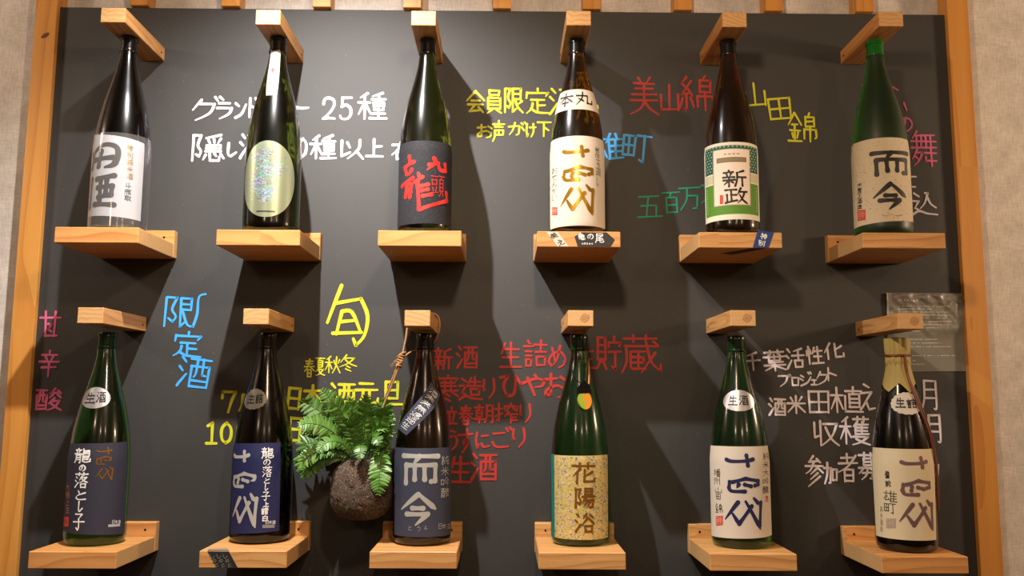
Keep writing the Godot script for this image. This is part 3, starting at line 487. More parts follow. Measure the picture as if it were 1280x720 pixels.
func make_materials() -> void:
	var pine := mat("pine", Color(1, 1, 1), 0.5)
	pine.albedo_texture = wood_long(Color(0.80, 0.61, 0.38), Color(0.62, 0.40, 0.20), 3, 9.0)
	var pine_b := mat("pine_b", Color(1, 1, 1), 0.5)
	pine_b.albedo_texture = wood_long(Color(0.79, 0.57, 0.33), Color(0.62, 0.39, 0.19), 17, 7.0)
	var pe := mat("pine_end", Color(1, 1, 1), 0.65)
	pe.albedo_texture = wood_end(Color(0.79, 0.63, 0.42), Color(0.60, 0.42, 0.24), 8)
	var pk := mat("pine_knot", Color(1, 1, 1), 0.65)
	pk.albedo_texture = knot_end(Color(0.79, 0.63, 0.42), Color(0.52, 0.34, 0.18))
	var post := mat("post_wood", Color(1, 1, 1), 0.45)
	post.albedo_texture = wood_long(Color(0.80, 0.57, 0.27), Color(0.69, 0.44, 0.18), 29, 4.0)
	# wallpaper: pale grey, brushed fibres
	var im := Image.create(512, 512, false, Image.FORMAT_RGB8)
	var na := noise(5, 1.0, 3)
	for y in 512:
		for x in 512:
			var k := na.get_noise_2d(x * 0.16, y * 0.03) * 0.05 + na.get_noise_2d(x * 0.03 + 50.0, y * 0.16) * 0.04 + na.get_noise_2d(x * 0.012, y * 0.012 + 90.0) * 0.05
			im.set_pixel(x, y, Color(0.755 + k, 0.735 + k, 0.715 + k))
	var wp := mat("wallpaper", Color(1, 1, 1), 0.9)
	wp.albedo_texture = tex(im)
	wp.uv1_triplanar = true
	wp.uv1_world_triplanar = true
	wp.uv1_scale = Vector3(2.2, 2.2, 2.2)
	# blackboard: charcoal, wiped smudges and specks of chalk
	var bi := Image.create(1024, 640, false, Image.FORMAT_RGB8)
	var nb := noise(12, 1.0, 4)
	for y in 640:
		for x in 1024:
			var k := nb.get_noise_2d(x * 0.006, y * 0.008) * 0.012 + nb.get_noise_2d(x * 0.2, y * 0.02) * 0.006
			bi.set_pixel(x, y, Color(0.098 + k, 0.096 + k, 0.095 + k))
	var r := RandomNumberGenerator.new()
	r.seed = 77
	for k in 240:
		var g := r.randf_range(0.26, 0.42)
		bi.set_pixel(r.randi() % 1024, r.randi() % 640, Color(g, g, g))
	var bd := mat("board_paint", Color(1, 1, 1), 0.70, 0.0, 0.70)
	bd.albedo_texture = tex(bi)
	mat("knot_wood", Color(0.36, 0.20, 0.09), 0.5)
	mat("plaster", Color(0.42, 0.35, 0.28), 0.9)
	mat("ceiling_paint", Color(0.36, 0.31, 0.26), 0.9)
	mat("floor_wood", Color(0.30, 0.20, 0.13), 0.5)
	mat("black_metal", Color(0.03, 0.03, 0.03), 0.4, 0.6)
	mat("screw_metal", Color(0.16, 0.11, 0.07), 0.5, 0.8)
	# glass
	glass("green_glass", Color(0.33, 0.70, 0.33))
	glass("olive_glass", Color(0.25, 0.30, 0.09))
	glass("brown_glass", Color(0.44, 0.26, 0.10))
	glass("black_glass", Color(0.04, 0.045, 0.03))
	glass("frosted_glass", Color(0.22, 0.47, 0.21), 0.42)
	mat("black_plastic", Color(0.018, 0.017, 0.017), 0.22)
	mat("green_plastic", Color(0.03, 0.16, 0.06), 0.2)
	mat("green_lip", Color(0.05, 0.36, 0.08), 0.12)
	var film := mat("clear_film", Color(1, 1, 1, 0.05), 0.08)
	film.transparency = BaseMaterial3D.TRANSPARENCY_ALPHA
	# papers
	mat("white_paper", Color(0.60, 0.60, 0.62), 0.7)
	mat("strip_paper", Color(0.55, 0.52, 0.52), 0.5)
	mat("cream_paper", Color(0.76, 0.72, 0.66), 0.8)
	mat("ivory_paper", Color(0.78, 0.72, 0.59), 0.8)
	mat("navy_paper", Color(0.135, 0.135, 0.20), 0.7)
	mat("slate_paper", Color(0.175, 0.19, 0.26), 0.75)
	mat("blue_paper", Color(0.06, 0.085, 0.27), 0.6)
	mat("teal_paper", Color(0.03, 0.42, 0.38), 0.6)
	mat("dark_paper", Color(0.10, 0.10, 0.10), 0.6)
	mat("blue_tape", Color(0.10, 0.20, 0.45), 0.6)
	mat("gold_paper", Color(0.62, 0.54, 0.29), 0.7)
	var dn := mat("denim_paper", Color(1, 1, 1), 0.8)
	dn.albedo_texture = speckle(160, 220, Color(0.065, 0.068, 0.10), [Color(0.13, 0.14, 0.18), Color(0.03, 0.03, 0.05), Color(0.28, 0.29, 0.35)], 4200, 6, 1, 1)
	var gp := mat("gold_fleck_paper", Color(1, 1, 1), 0.45, 0.25)
	gp.albedo_texture = speckle(160, 240, Color(0.80, 0.70, 0.45), [Color(0.82, 0.68, 0.30), Color(0.86, 0.80, 0.62), Color(0.70, 0.60, 0.33), Color(0.33, 0.48, 0.52), Color(0.55, 0.55, 0.62), Color(0.84, 0.76, 0.5), Color(0.62, 0.66, 0.30)], 1500, 4, 2, 5)
	var op := mat("aged_paper", Color(1, 1, 1), 0.85)
	op.albedo_texture = speckle(128, 160, Color(0.77, 0.72, 0.62), [Color(0.73, 0.67, 0.55), Color(0.79, 0.75, 0.66), Color(0.62, 0.50, 0.36)], 500, 9, 1, 2)
	var ho := mat("hologram_foil", Color(1, 1, 1), 0.34, 0.55)
	ho.albedo_texture = hologram()
	var sp := mat("silver_seal", Color(1, 1, 1), 0.35, 0.75)
	sp.albedo_texture = speckle(96, 96, Color(0.72, 0.71, 0.72), [Color(0.60, 0.59, 0.60), Color(0.80, 0.79, 0.80)], 900, 14, 1, 2)
	mat("grey_seal", Color(0.52, 0.52, 0.50), 0.5, 0.3)
	var gl := mat("green_print", Color(1, 1, 1), 0.7)
	gl.albedo_texture = green_label()
	var nt := mat("notice_print", Color(1, 1, 1), 0.5)
	nt.albedo_texture = notice_print()
	nt.clearcoat_enabled = true
	nt.clearcoat = 1.0
	nt.clearcoat_roughness = 0.28
	# inks
	mat("white", Color(0.86, 0.83, 0.86), 0.6)
	mat("yellow", Color(0.77, 0.77, 0.13), 0.6)
	mat("pink", Color(0.78, 0.36, 0.52), 0.6)
	mat("red", Color(0.68, 0.17, 0.15), 0.6)
	mat("blue", Color(0.22, 0.62, 0.90), 0.6)
	mat("teal", Color(0.02, 0.55, 0.42), 0.6)
	mat("ink", Color(0.035, 0.032, 0.035), 0.6)
	mat("ink_red", Color(0.80, 0.10, 0.07), 0.5)
	mat("ink_seal", Color(0.78, 0.25, 0.18), 0.7)
	mat("ink_navy", Color(0.06, 0.07, 0.26), 0.55)
	mat("ink_purple", Color(0.38, 0.27, 0.27), 0.6)
	mat("ink_silver", Color(0.72, 0.72, 0.70), 0.45, 0.4)
	mat("ink_white", Color(0.85, 0.85, 0.84), 0.6)
	mat("ink_bronze", Color(0.50, 0.32, 0.09), 0.4, 0.4)
	mat("ink_gold", Color(0.60, 0.45, 0.10), 0.28, 0.6)
	mat("ink_grey", Color(0.45, 0.43, 0.40), 0.6)
	mat("ink_faint", Color(0.62, 0.55, 0.50), 0.7)
	mat("ink_orange", Color(0.70, 0.42, 0.22), 0.6)
	# plant and cords
	var lf := mat("leaf", Color(1, 1, 1), 0.38)
	lf.vertex_color_use_as_albedo = true
	lf.backlight_enabled = true
	lf.backlight = Color(0.25, 0.4, 0.1)
	var bm := mat("bark", Color(1, 1, 1), 0.95)
	bm.albedo_texture = speckle(256, 256, Color(0.27, 0.22, 0.18), [Color(0.38, 0.31, 0.25), Color(0.14, 0.10, 0.08), Color(0.48, 0.40, 0.33), Color(0.28, 0.20, 0.15)], 9000, 21, 1, 3)
	var tw := mat("jute", Color(1, 1, 1), 0.9)
	tw.albedo_texture = speckle(64, 64, Color(0.66, 0.48, 0.30), [Color(0.52, 0.36, 0.21), Color(0.76, 0.60, 0.40)], 500, 23, 1, 4)
	mat("leather_cord", Color(0.40, 0.18, 0.08), 0.5)
	var tg := mat("mango_tag", Color(1, 1, 1), 0.35)
	tg.albedo_texture = tag_print()

func hologram() -> ImageTexture:
	var im := Image.create(128, 192, false, Image.FORMAT_RGB8)
	im.fill(Color(0.54, 0.57, 0.46))
	var r := RandomNumberGenerator.new()
	r.seed = 5
	var centres := [Vector2(50, 40), Vector2(58, 72), Vector2(46, 104), Vector2(62, 132), Vector2(90, 66)]
	for k in 900:
		var c: Vector2 = centres[r.randi() % (5 if r.randf() < 0.4 else 4)]
		var x := int(clampf(c.x + r.randfn(0.0, 11.0), 2, 122))
		var y := int(clampf(c.y + r.randfn(0.0, 13.0), 4, 184))
		im.fill_rect(Rect2i(x, y, 3, 2), Color.from_hsv(fposmod(0.58 + r.randfn(0.0, 0.16), 1.0), r.randf_range(0.15, 0.5), r.randf_range(0.55, 0.85)))
	for k in 5:
		im.fill_rect(Rect2i(6, 96 + k * 13, 16, 2), Color(0.50, 0.52, 0.45))
	im.fill_rect(Rect2i(44, 176, 40, 4), Color(0.25, 0.27, 0.25))
	return tex(im)

func green_label() -> ImageTexture:
	var im := Image.create(140, 190, false, Image.FORMAT_RGB8)
	var paper := Color(0.85, 0.84, 0.76)
	im.fill(paper)
	im.fill_rect(Rect2i(7, 8, 126, 66), Color(0.10, 0.32, 0.26))
	for j in range(0, 9):                       # star lattice
		for i in range(0, 16):
			var x := 8 + i * 8 + (4 if j % 2 else 0)
			var y := 10 + j * 7
			if x < 128:
				im.fill_rect(Rect2i(x, y, 4, 1), paper)
				im.fill_rect(Rect2i(x + 1, y - 1, 1, 4), paper)
	for k in 7:
		im.fill_rect(Rect2i(7, 78 + k * 3, 126, 1), Color(0.55, 0.50, 0.32))
	im.fill_rect(Rect2i(7, 101, 126, 76), Color(0.32, 0.52, 0.14))
	im.fill_rect(Rect2i(33, 16, 76, 140), Color(0.55, 0.54, 0.40))
	im.fill_rect(Rect2i(35, 18, 72, 136), Color(0.88, 0.82, 0.76))
	im.fill_rect(Rect2i(42, 38, 58, 12), Color(0.42, 0.38, 0.29))
	im.fill_rect(Rect2i(44, 40, 54, 8), Color(0.52, 0.46, 0.34))
	for k in 4:
		im.fill_rect(Rect2i(57 + k * 8, 28, 5, 4), Color(0.62, 0.60, 0.55))
	for k in 7:
		im.fill_rect(Rect2i(56 + k * 5, 143, 3, 3), Color(0.84, 0.58, 0.52))
	for k in 9:
		im.fill_rect(Rect2i(13, 108 + k * 7, 2, 4), Color(0.70, 0.78, 0.50))
		im.fill_rect(Rect2i(125, 108 + k * 7, 2, 4), Color(0.70, 0.78, 0.50))
	return tex(im)

func notice_print() -> ImageTexture:
	var im := Image.create(300, 300, false, Image.FORMAT_RGB8)
	im.fill(Color(0.47, 0.465, 0.435))
	var r := RandomNumberGenerator.new()
	r.seed = 31
	var ink := Color(0.78, 0.77, 0.74)
	var rows := [[45, 26, 78, 5], [45, 50, 200, 3], [45, 60, 120, 3], [45, 72, 190, 3], [45, 84, 205, 3], [45, 96, 180, 3], [45, 108, 200, 3], [45, 120, 190, 3], [45, 132, 150, 3], [45, 144, 80, 3], [45, 176, 150, 3], [45, 190, 160, 3], [45, 204, 200, 3], [45, 238, 215, 3], [45, 256, 60, 4], [45, 270, 90, 3]]
	for row in rows:
		var x: int = row[0]
		while x < row[0] + row[2]:
			var w := r.randi_range(2, 5)
			im.fill_rect(Rect2i(x, row[1], w, row[3]), ink)
			if r.randf() < 0.5:
				im.fill_rect(Rect2i(x + 1, row[1] + 1, 1, 1), Color(0.47, 0.465, 0.435))
			x += w + (1 if r.randf() < 0.8 else 8)
	im.fill_rect(Rect2i(0, 0, 7, 96), Color(0.62, 0.61, 0.58))
	return tex(im)

func tag_print() -> ImageTexture:
	# a tag printed as a green and orange fruit: blotches, more orange towards one side of the print
	var im := Image.create(64, 64, false, Image.FORMAT_RGB8)
	var n := noise(3, 0.06, 3)
	for y in 64:
		for x in 64:
			var k := n.get_noise_2d(x, y * 0.5) * 0.9 + (0.75 if x > 34 else (0.45 if x > 24 else 0.1))
			im.set_pixel(x, y, Color(0.42, 0.58, 0.12).lerp(Color(0.85, 0.42, 0.12), clampf(k, 0.0, 1.0)))
	return tex(im)

# ------------------------------------------------------------------ solids
func comp(p: Vector3, a: int) -> float:
	return p[a]

func plank(size: Vector3, grain: int, ch: float, k := Vector2(2.0, 8.0), off := Vector2.ZERO) -> ArrayMesh:
	var h := size * 0.5
	var sl := new_st()
	var se := new_st()
	var uvf := func(p: Vector3, a: int) -> Vector2:
		if a == grain:
			return Vector2(p[(a + 1) % 3], p[(a + 2) % 3]) * 9.0 + Vector2(0.5, 0.5) + off
		var o := 3 - a - grain
		return Vector2(p[grain] * k.x, p[o] * k.y) + off
	for a in 3:
		var b := (a + 1) % 3
		var c := (a + 2) % 3
		var st := se if a == grain else sl
		for sg in [-1.0, 1.0]:
			var n := Vector3.ZERO
			n[a] = sg
			var ps := []
			var us := []
			for ij in [[-1, -1], [1, -1], [1, 1], [-1, 1]]:
				var p := Vector3.ZERO
				p[a] = sg * h[a]
				p[b] = ij[0] * (h[b] - ch)
				p[c] = ij[1] * (h[c] - ch)
				ps.append(p)
				us.append(uvf.call(p, a))
			face(st, ps, n, us)
		# bevels along axis a
		for sb in [-1.0, 1.0]:
			for sc in [-1.0, 1.0]:
				var n := Vector3.ZERO
				n[b] = sb * 0.7071
				n[c] = sc * 0.7071
				var ps := []
				var us := []
				var fa := c if b == grain else b
				for e in [[-1, 1, 0], [1, 1, 0], [1, 0, 1], [-1, 0, 1]]:
					var p := Vector3.ZERO
					p[a] = e[0] * (h[a] - ch)
					p[b] = sb * (h[b] - (0.0 if e[1] else ch))
					p[c] = sc * (h[c] - (0.0 if e[2] else ch))
					ps.append(p)
					us.append(uvf.call(p, fa))
				face(sl, ps, n, us)
	for sx in [-1.0, 1.0]:
		for sy in [-1.0, 1.0]:
			for sz in [-1.0, 1.0]:
				var d := Vector3(sx, sy, sz)
				var ps := []
				var us := []
				for a in 3:
					var p := Vector3.ZERO
					for q in 3:
						p[q] = d[q] * (h[q] - (0.0 if q == a else ch))
					ps.append(p)
					us.append(uvf.call(p, (grain + 1) % 3))
				face(sl, ps, d.normalized(), us)
	var m := sl.commit()
	return se.commit(m)

func wood(called: String, size: Vector3, grain: int, at: Vector3, parent: Node, long_m: String, ch := 0.0012, k := Vector2(2.0, 6.0)) -> MeshInstance3D:
	var m := plank(size, grain, ch, k, Vector2(rng.randf(), rng.randf()))
	m.surface_set_material(0, M[long_m])
	m.surface_set_material(1, M["pine_end"] if long_m != "post_wood" else M["post_wood"])
	var o := obj(called, m, null, parent)
	o.position = at
	return o

func slab(called: String, lo: Vector3, hi: Vector3, m: Material, parent: Node = self) -> MeshInstance3D:
	var b := BoxMesh.new()
	b.size = hi - lo
	var o := obj(called, b, m, parent)
	o.position = (lo + hi) * 0.5
	return o

# a turned shape; pts are (radius, height), creases sharper than 40 degrees stay sharp
func lathe(st: SurfaceTool, pts: Array, segs := 48, a0 := 0.0, a1 := TAU, uv_h := 1.0) -> void:
	var n := pts.size()
	var nn := []
	for i in n - 1:
		var d: Vector2 = pts[i + 1] - pts[i]
		nn.append(Vector2(d.y, -d.x).normalized())
	for i in n - 1:
		var na: Vector2 = nn[i]
		var nb: Vector2 = nn[i]
		if i > 0 and nn[i].dot(nn[i - 1]) > 0.77:
			na = (nn[i] + nn[i - 1]).normalized()
		if i < n - 2 and nn[i].dot(nn[i + 1]) > 0.77:
			nb = (nn[i] + nn[i + 1]).normalized()
		var p: Vector2 = pts[i]
		var q: Vector2 = pts[i + 1]
		for j in segs:
			var t0 := a0 + (a1 - a0) * j / segs
			var t1 := a0 + (a1 - a0) * (j + 1) / segs
			var s0 := Vector3(sin(t0), 0, cos(t0))
			var s1 := Vector3(sin(t1), 0, cos(t1))
			var u0 := float(j) / segs
			var u1 := float(j + 1) / segs
			var ps := [s0 * p.x + Vector3(0, p.y, 0), s1 * p.x + Vector3(0, p.y, 0), s1 * q.x + Vector3(0, q.y, 0), s0 * q.x + Vector3(0, q.y, 0)]
			var ns := [s0 * na.x + Vector3(0, na.y, 0), s1 * na.x + Vector3(0, na.y, 0), s1 * nb.x + Vector3(0, nb.y, 0), s0 * nb.x + Vector3(0, nb.y, 0)]
			var us := [Vector2(u0, p.y * uv_h), Vector2(u1, p.y * uv_h), Vector2(u1, q.y * uv_h), Vector2(u0, q.y * uv_h)]
			var fn: Vector3 = (ns[0] + ns[2]) * 0.5
			if p.x < 1e-6:
				face(st, [ps[0], ps[2], ps[3]], fn, [us[0], us[2], us[3]], [ns[0], ns[2], ns[3]])
			elif q.x < 1e-6:
				face(st, [ps[0], ps[1], ps[2]], fn, [us[0], us[1], us[2]], [ns[0], ns[1], ns[2]])
			else:
				face(st, ps, fn, us, ns)

func spline(p: Array, steps: int) -> PackedVector3Array:
	var out := PackedVector3Array()
	for i in p.size() - 1:
		var a: Vector3 = p[maxi(i - 1, 0)]
		var b: Vector3 = p[i]
		var c: Vector3 = p[i + 1]
		var d: Vector3 = p[mini(i + 2, p.size() - 1)]
		for k in steps:
			out.append(b.cubic_interpolate(c, a, d, float(k) / steps))
	out.append(p[p.size() - 1])
	return out

func tube(st: SurfaceTool, path: PackedVector3Array, r0: float, r1: float, segs := 8) -> void:
	var up := Vector3(0.13, 0.2, 0.97)
	var rings := []
	var norms := []
	var n := path.size()
	for i in n:
		var d := (path[mini(i + 1, n - 1)] - path[maxi(i - 1, 0)]).normalized()
		var x := up.cross(d)
		if x.length() < 0.05:
			x = Vector3.RIGHT.cross(d)
		x = x.normalized()
		var y := d.cross(x)
		var r := lerpf(r0, r1, float(i) / maxf(n - 1, 1))
		var ring := []
		var nr := []
		for j in segs:
			var t := TAU * j / segs
			var v := x * cos(t) + y * sin(t)
			nr.append(v)
			ring.append(path[i] + v * r)
		rings.append(ring)
		norms.append(nr)
	for i in n - 1:
		for j in segs:
			var k := (j + 1) % segs
			face(st, [rings[i][j], rings[i][k], rings[i + 1][k], rings[i + 1][j]], norms[i][j], [Vector2(0, i), Vector2(1, i), Vector2(1, i + 1), Vector2(0, i + 1)], [norms[i][j], norms[i][k], norms[i + 1][k], norms[i + 1][j]])
	for e in [0, n - 1]:
		var d := (path[1] - path[0]).normalized() * -1.0 if e == 0 else (path[n - 1] - path[n - 2]).normalized()
		var us := []
		for j in segs:
			us.append(Vector2.ZERO)
		face(st, rings[e], d, us)

# ------------------------------------------------------------------ bottle surface
func prof(h: float) -> float:
	for i in BODY.size() - 1:
		if h <= BODY[i + 1][0]:
			var p0: Array = BODY[maxi(i - 1, 0)]
			var p1: Array = BODY[i]
			var p2: Array = BODY[i + 1]
			var p3: Array = BODY[mini(i + 2, BODY.size() - 1)]
			var dt: float = p2[0] - p1[0]
			var t: float = (h - p1[0]) / dt
			var m1: float = (p2[1] - p0[1]) / maxf(p2[0] - p0[0], 1e-6) * dt
			var m2: float = (p3[1] - p1[1]) / maxf(p3[0] - p1[0], 1e-6) * dt
			if p1[0] <= 0.15 and p2[0] >= 0.15 or p1[0] == 0.155:
				m1 = 0.0
			if p2[0] == 0.155 or p2[0] == 0.02:
				m2 = 0.0
			return (2 * t * t * t - 3 * t * t + 1) * p1[1] + (t * t * t - 2 * t * t + t) * m1 + (-2 * t * t * t + 3 * t * t) * p2[1] + (t * t * t - t * t) * m2
	return 0.29

# ctx: {"R": radius} for a bottle (u = angle * R, v = height), or {"o", "x", "y", "n"} for a plane
func put(ctx: Dictionary, p: Vector2, lift: float) -> Vector3:
	if ctx.has("R"):
		var a: float = p.x / ctx.R
		var r: float = ctx.R * prof(p.y) + lift
		return Vector3(sin(a) * r, p.y, cos(a) * r)
	return ctx.o + ctx.x * p.x + ctx.y * p.y + ctx.n * lift

func nrm(ctx: Dictionary, p: Vector2) -> Vector3:
	if ctx.has("R"):
		var a: float = p.x / ctx.R
		var s: float = (prof(p.y + 0.002) - prof(maxf(p.y - 0.002, 0.0))) * ctx.R / 0.004
		return Vector3(sin(a), -s, cos(a)).normalized()
	return ctx.n

# ------------------------------------------------------------------ lettering
func strokes_of(ch: String) -> Array:
	var out := []
	for s in GLYPHS[ch]:
		if s[0] is String:
			var x0: float = s[1] / 100.0
			var y0: float = s[2] / 100.0
			var x1: float = s[3] / 100.0
			var y1: float = s[4] / 100.0
			for t in strokes_of(s[0]):
				var q := PackedVector2Array()
				for p in t:
					q.append(Vector2(lerpf(x0, x1, p.x), lerpf(y0, y1, p.y)))
				out.append(q)
		else:
			var q := PackedVector2Array()
			for i in range(0, s.size(), 2):
				q.append(Vector2(s[i], s[i + 1]) / 100.0)
			out.append(q)
	return out

func unit_strokes(ch: String) -> Array:
	var ss := strokes_of(ch)
	var lo := Vector2(9, 9)
	var hi := Vector2(-9, -9)
	for s in ss:
		for p in s:
			lo = lo.min(p)
			hi = hi.max(p)
	var d := hi - lo
	for i in ss.size():
		var q: PackedVector2Array = ss[i]
		for k in q.size():
			var p := q[k]
			q[k] = Vector2((p.x - lo.x) / d.x if d.x > 0.1 else 0.5, (p.y - lo.y) / d.y if d.y > 0.1 else 0.5)
		ss[i] = q
	return ss

# one pen line as a ribbon with rounded ends
func ribbon(st: SurfaceTool, pts: PackedVector2Array, ctx: Dictionary, w: float, brush: bool, lift: float) -> void:
	var p := PackedVector2Array()
	var n0 := pts.size()
	for i in n0 - 1:
		var a := pts[maxi(i - 1, 0)]
		var b := pts[i]
		var c := pts[i + 1]
		var d := pts[mini(i + 2, n0 - 1)]
		var steps := 4 if n0 > 2 else 1
		if ctx.has("R"):
			steps = maxi(steps, int(ceil((c - b).length() / 0.004)))
		elif brush:
			steps = maxi(steps, 3)
		for k in steps:
			p.append(b.cubic_interpolate(c, a, d, float(k) / steps))
	p.append(pts[n0 - 1])
	var n := p.size()
	var total := 0.0
	for i in n - 1:
		total += (p[i + 1] - p[i]).length()
	if total < 1e-6:
		return
	var way := (p[n - 1] - p[0]).normalized()
	var run := 0.0
	var lp := []
	var rp := []
	var cp := []
	for i in n:
		if i > 0:
			run += (p[i] - p[i - 1]).length()
		var t := run / total
		var d := (p[mini(i + 1, n - 1)] - p[maxi(i - 1, 0)]).normalized()
		var hw := w * 0.5
		if brush:
			# brush: press at the start, sweep out on falling strokes
			if way.x < -0.35 and way.y < -0.3:
				hw *= lerpf(1.15, 0.30, pow(t, 1.6))
			elif way.x > 0.35 and way.y < -0.3:
				hw *= lerpf(0.70, 1.30, t) if t < 0.8 else lerpf(1.30, 0.45, (t - 0.8) / 0.2)
			else:
				hw *= 1.12 - 0.28 * sin(t * PI)
		else:
			hw *= 1.08 - 0.20 * t + 0.08 * sin(t * 5.0)
			if way.x < -0.35 and way.y < -0.3:
				hw *= lerpf(1.05, 0.70, t)
		var s := Vector2(-d.y, d.x) * hw
		lp.append(p[i] + s)
		rp.append(p[i] - s)
		cp.append([d, hw])
	var poly := func(q: Array) -> void:
		var ps := []
		var ns := []
		for v in q:
			ps.append(put(ctx, v, lift))
			ns.append(nrm(ctx, v))
		face(st, ps, ns[0], [], ns)
	for i in n - 1:
		poly.call([lp[i], lp[i + 1], rp[i + 1], rp[i]])
	for e in [0, n - 1]:
		var d: Vector2 = cp[e][0] * (-1.0 if e == 0 else 1.0)
		var hw: float = cp[e][1]
		var s := Vector2(-d.y, d.x)
		var q := []
		for k in 6:
			var t := PI * k / 5.0
			q.append(p[e] + (s * cos(t) + d * sin(t)) * hw)
		poly.call(q)

func pen(st: SurfaceTool, s: PackedVector2Array, ctx: Dictionary, w: float, brush: bool, lift: float) -> void:
	# split where the pen turns a sharp corner
	var part := PackedVector2Array([s[0]])
	for i in range(1, s.size()):
		part.append(s[i])
		if i < s.size() - 1:
			var a := (s[i] - s[i - 1]).normalized()
			var b := (s[i + 1] - s[i]).normalized()
			if a.dot(b) < 0.35:
				ribbon(st, part, ctx, w, brush, lift)
				part = PackedVector2Array([s[i]])
	ribbon(st, part, ctx, w, brush, lift)

# c = [character, x0, y_top, x1, y_bottom (, turn in degrees)]; on a bottle x is an angle
func write(st: SurfaceTool, c: Array, ctx: Dictionary, w: float, brush: bool, jit := 0.012, corners := []) -> void:
	var k: float = ctx.R if ctx.has("R") else 1.0
	var x0: float = c[1] * k
	var x1: float = c[3] * k
	var y0: float = c[2]
	var y1: float = c[4]
	var mid := Vector2((x0 + x1) * 0.5, (y0 + y1) * 0.5)
	var inset := w * 0.45
	var turn := deg_to_rad(-(c[5] if c.size() > 5 else 0.0))
	var i := 0
	for s in unit_strokes(c[0]):
		var q := PackedVector2Array()
		for p in s:
			var v := Vector2(p.x + rng.randf_range(-jit, jit), p.y + rng.randf_range(-jit, jit))
			if corners.size():
				# unit box inside a slanted strip given by four corners
				var u := lerpf(c[1], c[3], v.x)
				var t := lerpf(c[2], c[4], v.y)
				q.append(bilinear(corners, u, t) * Vector2(k, 1.0))
				continue
			var g := Vector2(lerpf(x0 + inset, x1 - inset, v.x), lerpf(y0 - inset, y1 + inset, v.y))
			q.append(mid + (g - mid).rotated(turn))
		pen(st, q, ctx, w, brush, 0.0009 + 0.000012 * (i % 24) + (ctx.lift if ctx.has("lift") else 0.0))
		i += 1

func bilinear(q: Array, u: float, v: float) -> Vector2:
	var tl := Vector2(q[0], q[1])
	var tr := Vector2(q[2], q[3])
	var br := Vector2(q[4], q[5])
	var bl := Vector2(q[6], q[7])
	return tl.lerp(tr, u).lerp(bl.lerp(br, u), v)

func lettering(parent: Node, chars: Array, ctx: Dictionary, w: float, m: String, brush := true, called := "lettering", corners := []) -> MeshInstance3D:
	var st := new_st()
	for c in chars:
		write(st, c, ctx, w, brush, 0.012, corners)
	return obj(called, st.commit(), M[m], parent)

# paper on a bottle, between four (angle, height) corners
func paper(called: String, q: Array, R: float, m: String, parent: Node, lift := 0.0005) -> MeshInstance3D:
	var st := new_st()
	var ctx := {"R": R}
	var nu := 32
	var nv := 32
	for i in nu:
		for j in nv:
			var ps := []
			var ns := []
			var us := []
			for e in [[0, 0], [1, 0], [1, 1], [0, 1]]:
				var u := float(i + e[0]) / nu
				var v := float(j + e[1]) / nv
				var g := bilinear(q, u, v) * Vector2(R, 1.0)
				ps.append(put(ctx, g, lift))
				ns.append(nrm(ctx, g))
				us.append(Vector2(u, v))
			face(st, ps, ns[0], us, ns)
	return obj(called, st.commit(), M[m], parent)

# round paper on a bottle; b = [angle0, top, angle1, bottom]
func round_paper(called: String, b: Array, R: float, m: String, parent: Node, scallop := 0.0, lift := 0.0006) -> MeshInstance3D:
	var st := new_st()
	var ctx := {"R": R}
	var c := Vector2((b[0] + b[2]) * 0.5, (b[1] + b[3]) * 0.5)
	var r := Vector2(absf(b[2] - b[0]) * 0.5, absf(b[1] - b[3]) * 0.5)
	var rings := 6
	var segs := 72
	for i in rings:
		for j in segs:
			var ps := []
			var ns := []
			var us := []
			for e in [[0, 0], [1, 0], [1, 1], [0, 1]]:
				var f := float(i + e[0]) / rings
				var t: float = TAU * (j + e[1]) / segs
				var k: float = f * (1.0 + scallop * cos(t * 18.0))
				var d := Vector2(cos(t), sin(t)) * k
				var g := (c + d * r) * Vector2(R, 1.0)
				ps.append(put(ctx, g, lift))
				ns.append(nrm(ctx, g))
				us.append(Vector2(0.5 + d.x * 0.5, 0.5 - d.y * 0.5))
			if i == 0:
				ps.remove_at(3)
				ns.remove_at(3)
				us.remove_at(3)
			face(st, ps, ns[0], us, ns)
	return obj(called, st.commit(), M[m], parent)

# ------------------------------------------------------------------ lamps
func spot_lamp(at: Vector3, dir: Vector3, angle: float, blend: float, energy: float, color: Color) -> void:
	dir = dir.normalized()
	var t := thing("track_spotlight", "small black spotlight on the ceiling aimed at the blackboard", "spotlight", at)
	var b := Basis.looking_at(dir, Vector3.UP)
	var turned := Basis(b.x, b.z, -b.y)
	var st := new_st()
	lathe(st, [Vector2(0.024, 0.006), Vector2(0.034, 0.0), Vector2(0.036, 0.0), Vector2(0.036, 0.085), Vector2(0.026, 0.1), Vector2(0, 0.1)], 32)
	var hs := obj("housing", st.commit(), M["black_metal"], t)
	hs.basis = turned
	var gm := mat("spot_glow", Color(1, 0.95, 0.9), 0.5)
	gm.emission_enabled = true
	gm.emission = color
	gm.emission_energy_multiplier = 6.0
	st = new_st()
	lathe(st, [Vector2(0, 0.004), Vector2(0.03, 0.004), Vector2(0.03, 0.008), Vector2(0, 0.008)], 32)
	var gd := obj("glowing_lens", st.commit(), gm, t)
	gd.basis = turned
	st = new_st()
	tube(st, PackedVector3Array([-dir * 0.08, Vector3(-dir.x * 0.08, 2.75 - at.y, -dir.z * 0.08)]), 0.008, 0.008)
	obj("stem", st.commit(), M["black_metal"], t)
	var l := SpotLight3D.new()
	l.name = "spot_light"
	l.light_color = color
	l.light_energy = energy
	l.light_size = 0.012
	l.spot_angle = angle
	l.spot_angle_attenuation = blend
	l.spot_range = 8.0
	l.spot_attenuation = 2.0
	l.shadow_enabled = true
	t.add_child(l)
	l.basis = b
	l.position = dir * 0.012

